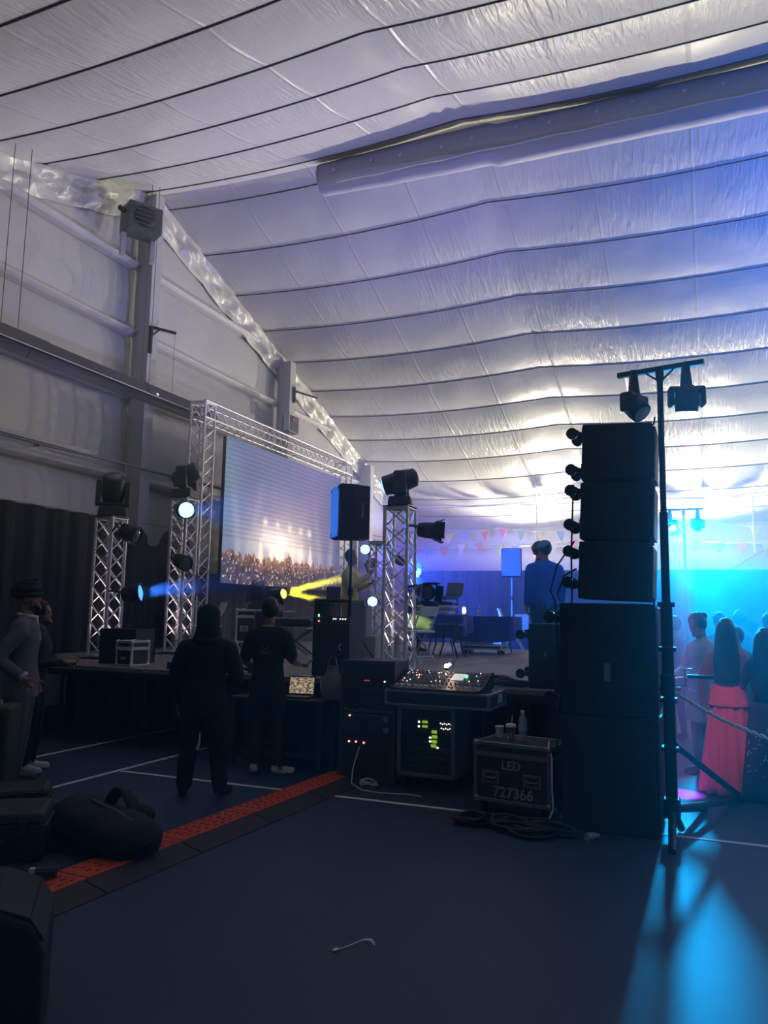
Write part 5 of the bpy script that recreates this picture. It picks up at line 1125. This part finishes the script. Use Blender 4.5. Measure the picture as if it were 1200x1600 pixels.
P0 = {'skin': SKIN, 'beard': HAIR, 'lip': mat('lip', (0.30, 0.12, 0.09), 0.5)}
def outfit(top, bot, shoe, skin=None): return {**P0, 'top': top, 'bottom': bot, 'shoe': shoe, **({'skin': skin} if skin else {})}
DK = CL('black', (0.014, 0.015, 0.018)); DK2 = CL('charcoal', (0.028, 0.029, 0.034)); SHOE = mat('shoe_black', (0.02, 0.02, 0.022), 0.4); SHOEW = mat('shoe_white', (0.6, 0.6, 0.6), 0.5)
HANG = (((0.24, -0.03, 1.12), (0.25, 0.04, 0.87), (0.05, 0.1, -1), (-1, 0, 0)), ((-0.24, -0.03, 1.12), (-0.25, 0.04, 0.87), (-0.05, 0.1, -1), (1, 0, 0)))

# man in grey blazer and dark turban
GREYJ = CL('grey_blazer', (0.14, 0.145, 0.175))
t, HM = person('man in grey blazer and black turban standing sideways, one hand by his pocket', (-5.86, 5.5, 0), facing((0.80, 0.58)), 1.80, outfit(GREYJ, CL('grey_trousers', (0.12, 0.11, 0.11)), SHOE),
    (((0.27, -0.15, 1.10), (0.205, 0.045, 0.945), (-0.45, 0.35, -0.8), (-1, 0, 0)), ((-0.25, -0.02, 1.12), (-0.22, 0.08, 0.90), (0.1, 0.3, -0.9), (1, 0, 0))), fat=1.12, loose=0.012, jacket=True, vox=0.010, longhem=0.76, beard=True, curl=0.7)
tb = MB()
for j in range(6):
    a = -0.5+0.16*j
    for s_ in (-1,): tb.tube([(0.090*(1-0.075*j)*math.cos(q), -0.014+0.112*(1-0.075*j)*math.sin(q), 0.132+0.021*j+0.030*math.sin(q)*(1 if j % 2 else 0.2)+0.012*math.cos(q)*(1 if j % 3 else -1)) for q in [2*PI*i/28 for i in range(28)]], 0.025, 8, True)
tb.ell((0, -0.03, 0.168), (0.100, 0.122, 0.100))
MB().add(tb.v, tb.f, True, HM).build('turban', mat('turban_black', (0.012, 0.012, 0.016), 0.75, bump=0.3, bscale=14), t)

MB().tube([(0.075*math.cos(a), 0.015+0.078*math.sin(a), 1.475+0.015*math.sin(a+PI)) for a in [2*PI*i/20 for i in range(20)]], 0.016, 8, True).build('shirt_collar', CL('white_shirt', (0.6, 0.6, 0.62)), t)
MB().grid(lambda u, v: ((-0.035+0.07*u)*(1-0.8*v), 0.092+0.040*v+0.01*math.sin(PI*u), 1.45-0.20*v), 8, 10).build('shirt_front', MATS['cloth_white_shirt'], t, thick=0.006)
MB().add(*(lambda g: (g.v, g.f))(MB().tube([(0.232, 0.05, 0.965), (0.236, 0.07, 0.945)], 0.046, 12)), True).build('shirt_cuff', MATS['cloth_white_shirt'], t)

# second man behind him
t, HM = person('bearded man in dark clothes behind the man in grey, hands held together', (-6.20, 6.0, 0), facing((0.85, 0.5)), 1.64, outfit(DK2, DK, SHOEW),
    (((0.26, 0.02, 1.12), (0.12, 0.30, 1.13), (-0.5, 0.8, 0.1), (-0.3, -0.2, -1)), ((-0.26, 0.02, 1.12), (-0.1, 0.30, 1.10), (0.5, 0.8, 0.1), (0.3, -0.2, 1))), vox=0.010, curl=0.8, beard=True)
short_hair(t, HM)

# hooded man seen from behind
t, HM = person('man in a black hooded top seen from behind on the court', (-4.13, 5.92, 0), facing((-0.42, 0.91)), 1.61, outfit(DK, DK, SHOE),
    (((0.30, 0.0, 1.09), (0.18, 0.22, 1.05), (-0.6, 0.7, 0.1), (0, 0, -1)), ((-0.285, -0.02, 1.10), (-0.27, 0.05, 0.86), (0, 0.1, -1), (1, 0, 0))),
    legs=(((0.14, 0.03, 0.50), (0.17, 0.0, 0.08), 0.5), ((-0.13, 0.0, 0.50), (-0.16, -0.02, 0.08), -0.3)), fat=1.22, loose=0.028, vox=0.011, longhem=0.74)
MB().add(*(lambda g: (g.v, g.f))(MB().grid(lambda u, v: ((0.14-0.035*math.sin(PI*min(1, v*1.15)))*math.sin((u-0.5)*PI*1.55)*max(0.0, 1-(max(0, v-0.42)/0.58)**2.0)**0.5, -0.01-(0.125-0.01*v)*math.cos((u-0.5)*PI*1.55)*max(0.0, 1-(max(0, v-0.42)/0.58)**2.0)**0.5, -0.08+0.34*v-0.0), 24, 18)), True, HM).build('hood', DK, t, thick=0.012)
MB().tube([(0.10*math.cos(a), -0.02+0.085*math.sin(a), 1.455+0.02*math.sin(a)) for a in [2*PI*i/20 for i in range(20)]], 0.045, 8, True).build('hood_collar', DK, t)
MB().tube([(-0.045, -0.155, 0.72), (-0.04, -0.16, 0.66), (-0.05, -0.165, 0.60), (-0.06, -0.16, 0.57)], 0.012, 6, False, [0.5, 0.8, 1.2, 1.6]).build('white_cloth', mat('rag', (0.5, 0.5, 0.52), 0.8), t).location = (0.04, -0.02, -0.12)

# technician in a dark T-shirt
t, HM = person('technician in a black printed T-shirt facing the stage', (-4.10, 6.93, 0), facing((-0.30, 0.95)), 1.71, outfit(DK, DK2, SHOEW),
    (((0.25, 0.02, 1.13), (0.27, 0.25, 1.08), (0.25, 0.9, 0.0), (0, 0, -1)), ((-0.25, 0.0, 1.12), (-0.16, 0.22, 1.03), (0.5, 0.8, 0.0), (0, 0, -1))),
    legs=(((0.10, 0.02, 0.50), (0.14, -0.02, 0.08), 0.9), ((-0.09, 0.02, 0.50), (-0.11, 0.0, 0.08), -0.2)), short=True, fat=1.05, loose=0.012, vox=0.010)
short_hair(t, HM, None, 0.07)
pr = mat('shirt_print', (0.16, 0.18, 0.22), 0.7)
MB().tube([(-0.075, -0.128, 1.245), (-0.04, -0.134, 1.225), (0.0, -0.136, 1.22), (0.04, -0.134, 1.225), (0.075, -0.128, 1.245)], 0.004, 5).build('print_arc', pr, t)
MB().tube([(-0.03, -0.133, 1.27), (0.0, -0.136, 1.245), (0.03, -0.133, 1.28)], 0.006, 5).build('print_emblem', pr, t); MB().box((0.0, -0.136, 1.205), (0.11, 0.004, 0.008)).build('print_line', pr, t)
MB().tube([(0.07*math.cos(a), 0.0+0.07*math.sin(a), 1.478) for a in [2*PI*i/18 for i in range(18)]], 0.008, 6, True).build('collar', CL('pale_collar', (0.3, 0.3, 0.33)), t)

# singer in yellow
t, HM = person('singer in a yellow shirt holding a microphone on stage', (-5.30, 11.42, 0.9), facing((1, 0.2)), 1.68, outfit(CL('yellow', (0.62, 0.58, 0.12)), CL('tan', (0.35, 0.25, 0.10)), SHOE),
    (((0.27, 0.10, 1.16), (0.12, 0.34, 1.33), (-0.2, 0.5, 0.8), (-1, 0, 0.2)), ((-0.26, 0.0, 1.12), (-0.18, 0.28, 1.2), (0.3, 0.8, 0.3), (0, 0, 1))), vox=0.014, fat=1.15, loose=0.02, curl=1.1)
short_hair(t, HM)
hpn = MB().tube([(0.092*math.cos(a), -0.005, 0.12+0.115*math.sin(a)) for a in [PI*i/10 for i in range(11)]], 0.009, 6)
for sx in (-1, 1): hpn.cyl((sx*0.075, -0.005, 0.105), (sx*0.105, -0.005, 0.105), 0.036, n=12)
MB().add(hpn.v, hpn.f, True, HM).build('headphones', BLACK, t)
mc = thing('microphone', 'microphone held up by the singer in yellow', 'microphone', (-4.93, 11.29, 2.24)); MB().cyl((0, 0, -0.02), (-0.05, -0.01, 0.12), 0.012, 0.018).build('handle', BLACK, mc); MB().ell((-0.055, -0.01, 0.14), 0.028).build('grille_ball', ALU, mc)

# man in blue with cap, seen from behind
t, HM = person('man in a blue shirt and cap seen from behind at the right of the stage', (-2.09, 10.95, 0.9), facing((-0.5, 0.87)), 1.72, outfit(CL('blue_shirt', (0.03, 0.15, 0.80)), CL('navy', (0.03, 0.05, 0.14)), SHOE), HANG, vox=0.014, fat=1.18, loose=0.022, headrot=(0, 0, 0.5))
short_hair(t, HM); cp_ = MB().lathe([(0.094, 0.14), (0.092, 0.18), (0.07, 0.225), (0.02, 0.245)], mtx(), 20, 1.0, 1.12); cp_.box((0, 0.14, 0.147), (0.13, 0.12, 0.010)); MB().add(cp_.v, cp_.f, True, HM).build('cap', CL('teal_cap', (0.15, 0.35, 0.42)), t)
t, HM = person('dark haired singer mostly hidden behind the man in blue', (-2.46, 12.4, 0.9), facing((0.9, 0.3)), 1.84, outfit(DK2, DK, SHOE), HANG, vox=0.016, headrot=(0, 0, -0.3))
short_hair(t, HM); shell(t, 'headset', BLACK, HM, (0, 0, 0.13), (0.1, 0.112, 0.12), lambda x, y, z: z > 0.1 and abs(y) < 0.02, 0)
t, HM = person('disc jockey with cap half hidden behind the truss totem', (-5.02, 13.75, 0.9), facing((0.85, -0.4)), 1.62, outfit(DK2, DK, SHOE), (((0.25, 0.05, 1.12), (0.15, 0.3, 0.95), (0, 1, -0.2), (0, 0, -1)), ((-0.25, 0.05, 1.12), (-0.15, 0.3, 0.95), (0, 1, -0.2), (0, 0, -1))), vox=0.016, headrot=(-0.25, 0, 0))
short_hair(t, HM); cp_ = MB().lathe([(0.094, 0.14), (0.092, 0.18), (0.07, 0.225), (0.02, 0.245)], mtx(), 20, 1.0, 1.12); cp_.box((0, 0.14, 0.147), (0.13, 0.12, 0.010)); MB().add(cp_.v, cp_.f, True, HM).build('cap', DK2, t)

# dance floor
def skirt(p, m, z0, z1, r0, r1, folds=14, name='skirt', yo=0.0, amp=0.03):
    MB().grid(lambda u, v: ((r0+(r1-r0)*v+amp*v*math.sin(folds*2*PI*u))*math.cos(2*PI*u), yo*v+(r0+(r1-r0)*v+amp*v*math.sin(folds*2*PI*u))*0.78*math.sin(2*PI*u), z0+(z1-z0)*v), folds*10, 14).build(name, m, p, thick=0.006)
def long_hair(p, HM, zlow, w=0.125):
    short_hair(p, HM); MB().grid(lambda u, v: (-w+2*w*u+0.0, -0.045-0.075*math.sin(PI*u)**0.6-0.035*v, 1.75-(1.75-zlow)*v) if True else 0, 24, 16).build('hair_fall', HAIR, p, thick=0.02)
    for ch in p.children:
        if ch.name.split('.')[0] == 'hair_fall':
            for vtx in ch.data.vertices:
                z = vtx.co.z
                if z > 1.62: f = max(0.0, 1-((z-1.62)/0.14)**2)**0.5; vtx.co.x *= 0.75*f+0.02; vtx.co.y *= 0.55+0.45*f
                else: vtx.co.x *= 0.78+0.22*min(1, (1.62-z)/0.25)
PINK = CL('coral_pink', (0.72, 0.20, 0.24)); 
t, HM = person('woman with long dark hair in a coral blouse and long skirt', (0.15, 8.12, 0), facing((0.1, 1)), 1.58, outfit(PINK, PINK, SHOE), (((0.25, -0.02, 1.12), (0.24, 0.06, 0.88), (0, 0.2, -1), (-1, 0, 0)), ((-0.25, -0.02, 1.12), (-0.24, 0.02, 0.88), (0, 0.1, -1), (1, 0, 0))), female=True, short=True, vox=0.012, loose=0.01)
skirt(t, PINK, 1.0, 0.02, 0.165, 0.30, 13, 'long_skirt'); skirt(t, PINK, 1.10, 0.88, 0.165, 0.20, 9, 'blouse_hem', amp=0.008); long_hair(t, HM, 1.12, 0.118)
LSH = CL('pale_kurta', (0.50, 0.56, 0.62))
t, HM = person('man in a pale long shirt looking down on the dance floor', (-0.07, 8.95, 0), facing((-0.75, -0.55)), 1.64, outfit(LSH, CL('pale_trousers', (0.32, 0.36, 0.42)), SHOE), (((0.26, 0.06, 1.12), (0.12, 0.3, 1.05), (-0.4, 0.9, 0.1), (0, 0, -1)), ((-0.26, 0.06, 1.12), (-0.14, 0.3, 1.05), (0.4, 0.9, 0.1), (0, 0, -1))), vox=0.012, headrot=(-0.35, 0, 0.0), loose=0.012)
short_hair(t, HM); MB().ell((0, -0.11, 0.17), (0.04, 0.035, 0.04), HM).build('hair_knot', HAIR, t); skirt(t, LSH, 0.92, 0.58, 0.175, 0.215, 8, 'shirt_tail', amp=0.01)
DRS = CL('dark_blue_dress', (0.04, 0.06, 0.12))
t, HM = person('woman in a dark sequinned dress at the right edge', (0.47, 7.98, 0), facing((0.15, 1)), 1.50, outfit(DRS, DRS, SHOE), (((0.25, 0.0, 1.12), (0.2, 0.14, 0.95), (0, 0.5, -0.8), (-1, 0, 0)), ((-0.27, 0.05, 1.13), (-0.22, 0.16, 0.95), (0, 0.3, -1), (1, 0, 0))), female=True, short=True, vox=0.012)
skirt(t, DRS, 1.0, 0.02, 0.175, 0.29, 11, 'long_dress', amp=0.02); long_hair(t, HM, 1.05, 0.125)
sq0 = None
for k in range(40):
    a = PI*1.5+random.uniform(-0.9, 0.5); z = random.uniform(0.25, 0.75); r = 0.175+0.115*(1-z)+0.022
    M = mtx((r*math.cos(a), 0.78*r*math.sin(a)-0.01, z))
    if sq0 is None: sq0 = MB().box((0, 0, 0), (0.012, 0.006, 0.012)).build('sequin', ALU, t); sq0.matrix_local = M
    else: inst(sq0, t, M)
# guests farther back
gl = [(-0.42, 11.3, 1.60, 'guest half hidden behind the light stand mast', 0.9), (0.14, 11.6, 1.66, 'guest with rounded hair behind the man in the pale shirt', 0.2), (0.42, 12.6, 1.70, 'tall guest behind the long haired woman', -0.6), (0.72, 11.2, 1.66, 'guest at the back near the right edge', 0.4), (0.30, 10.0, 1.48, 'short guest between the pale shirt and the coral blouse', 2.6), (1.05, 13.5, 1.72, 'farthest guest at the right edge of the dance floor', 0.0)]
src = None
for i, (x, y, H, lab, rz) in enumerate(gl):
    if src is None:
        src, HMg = person(lab, (x, y, 0), rz, H, outfit(CL('guest_blue', (0.10, 0.14, 0.22)), DK2, SHOE), HANG, vox=0.016, group='guests at the back of the dance floor'); short_hair(src, HMg)
    else:
        d = dup(src, (x, y, 0), rz, lab); d.scale = (H/1.75,)*3
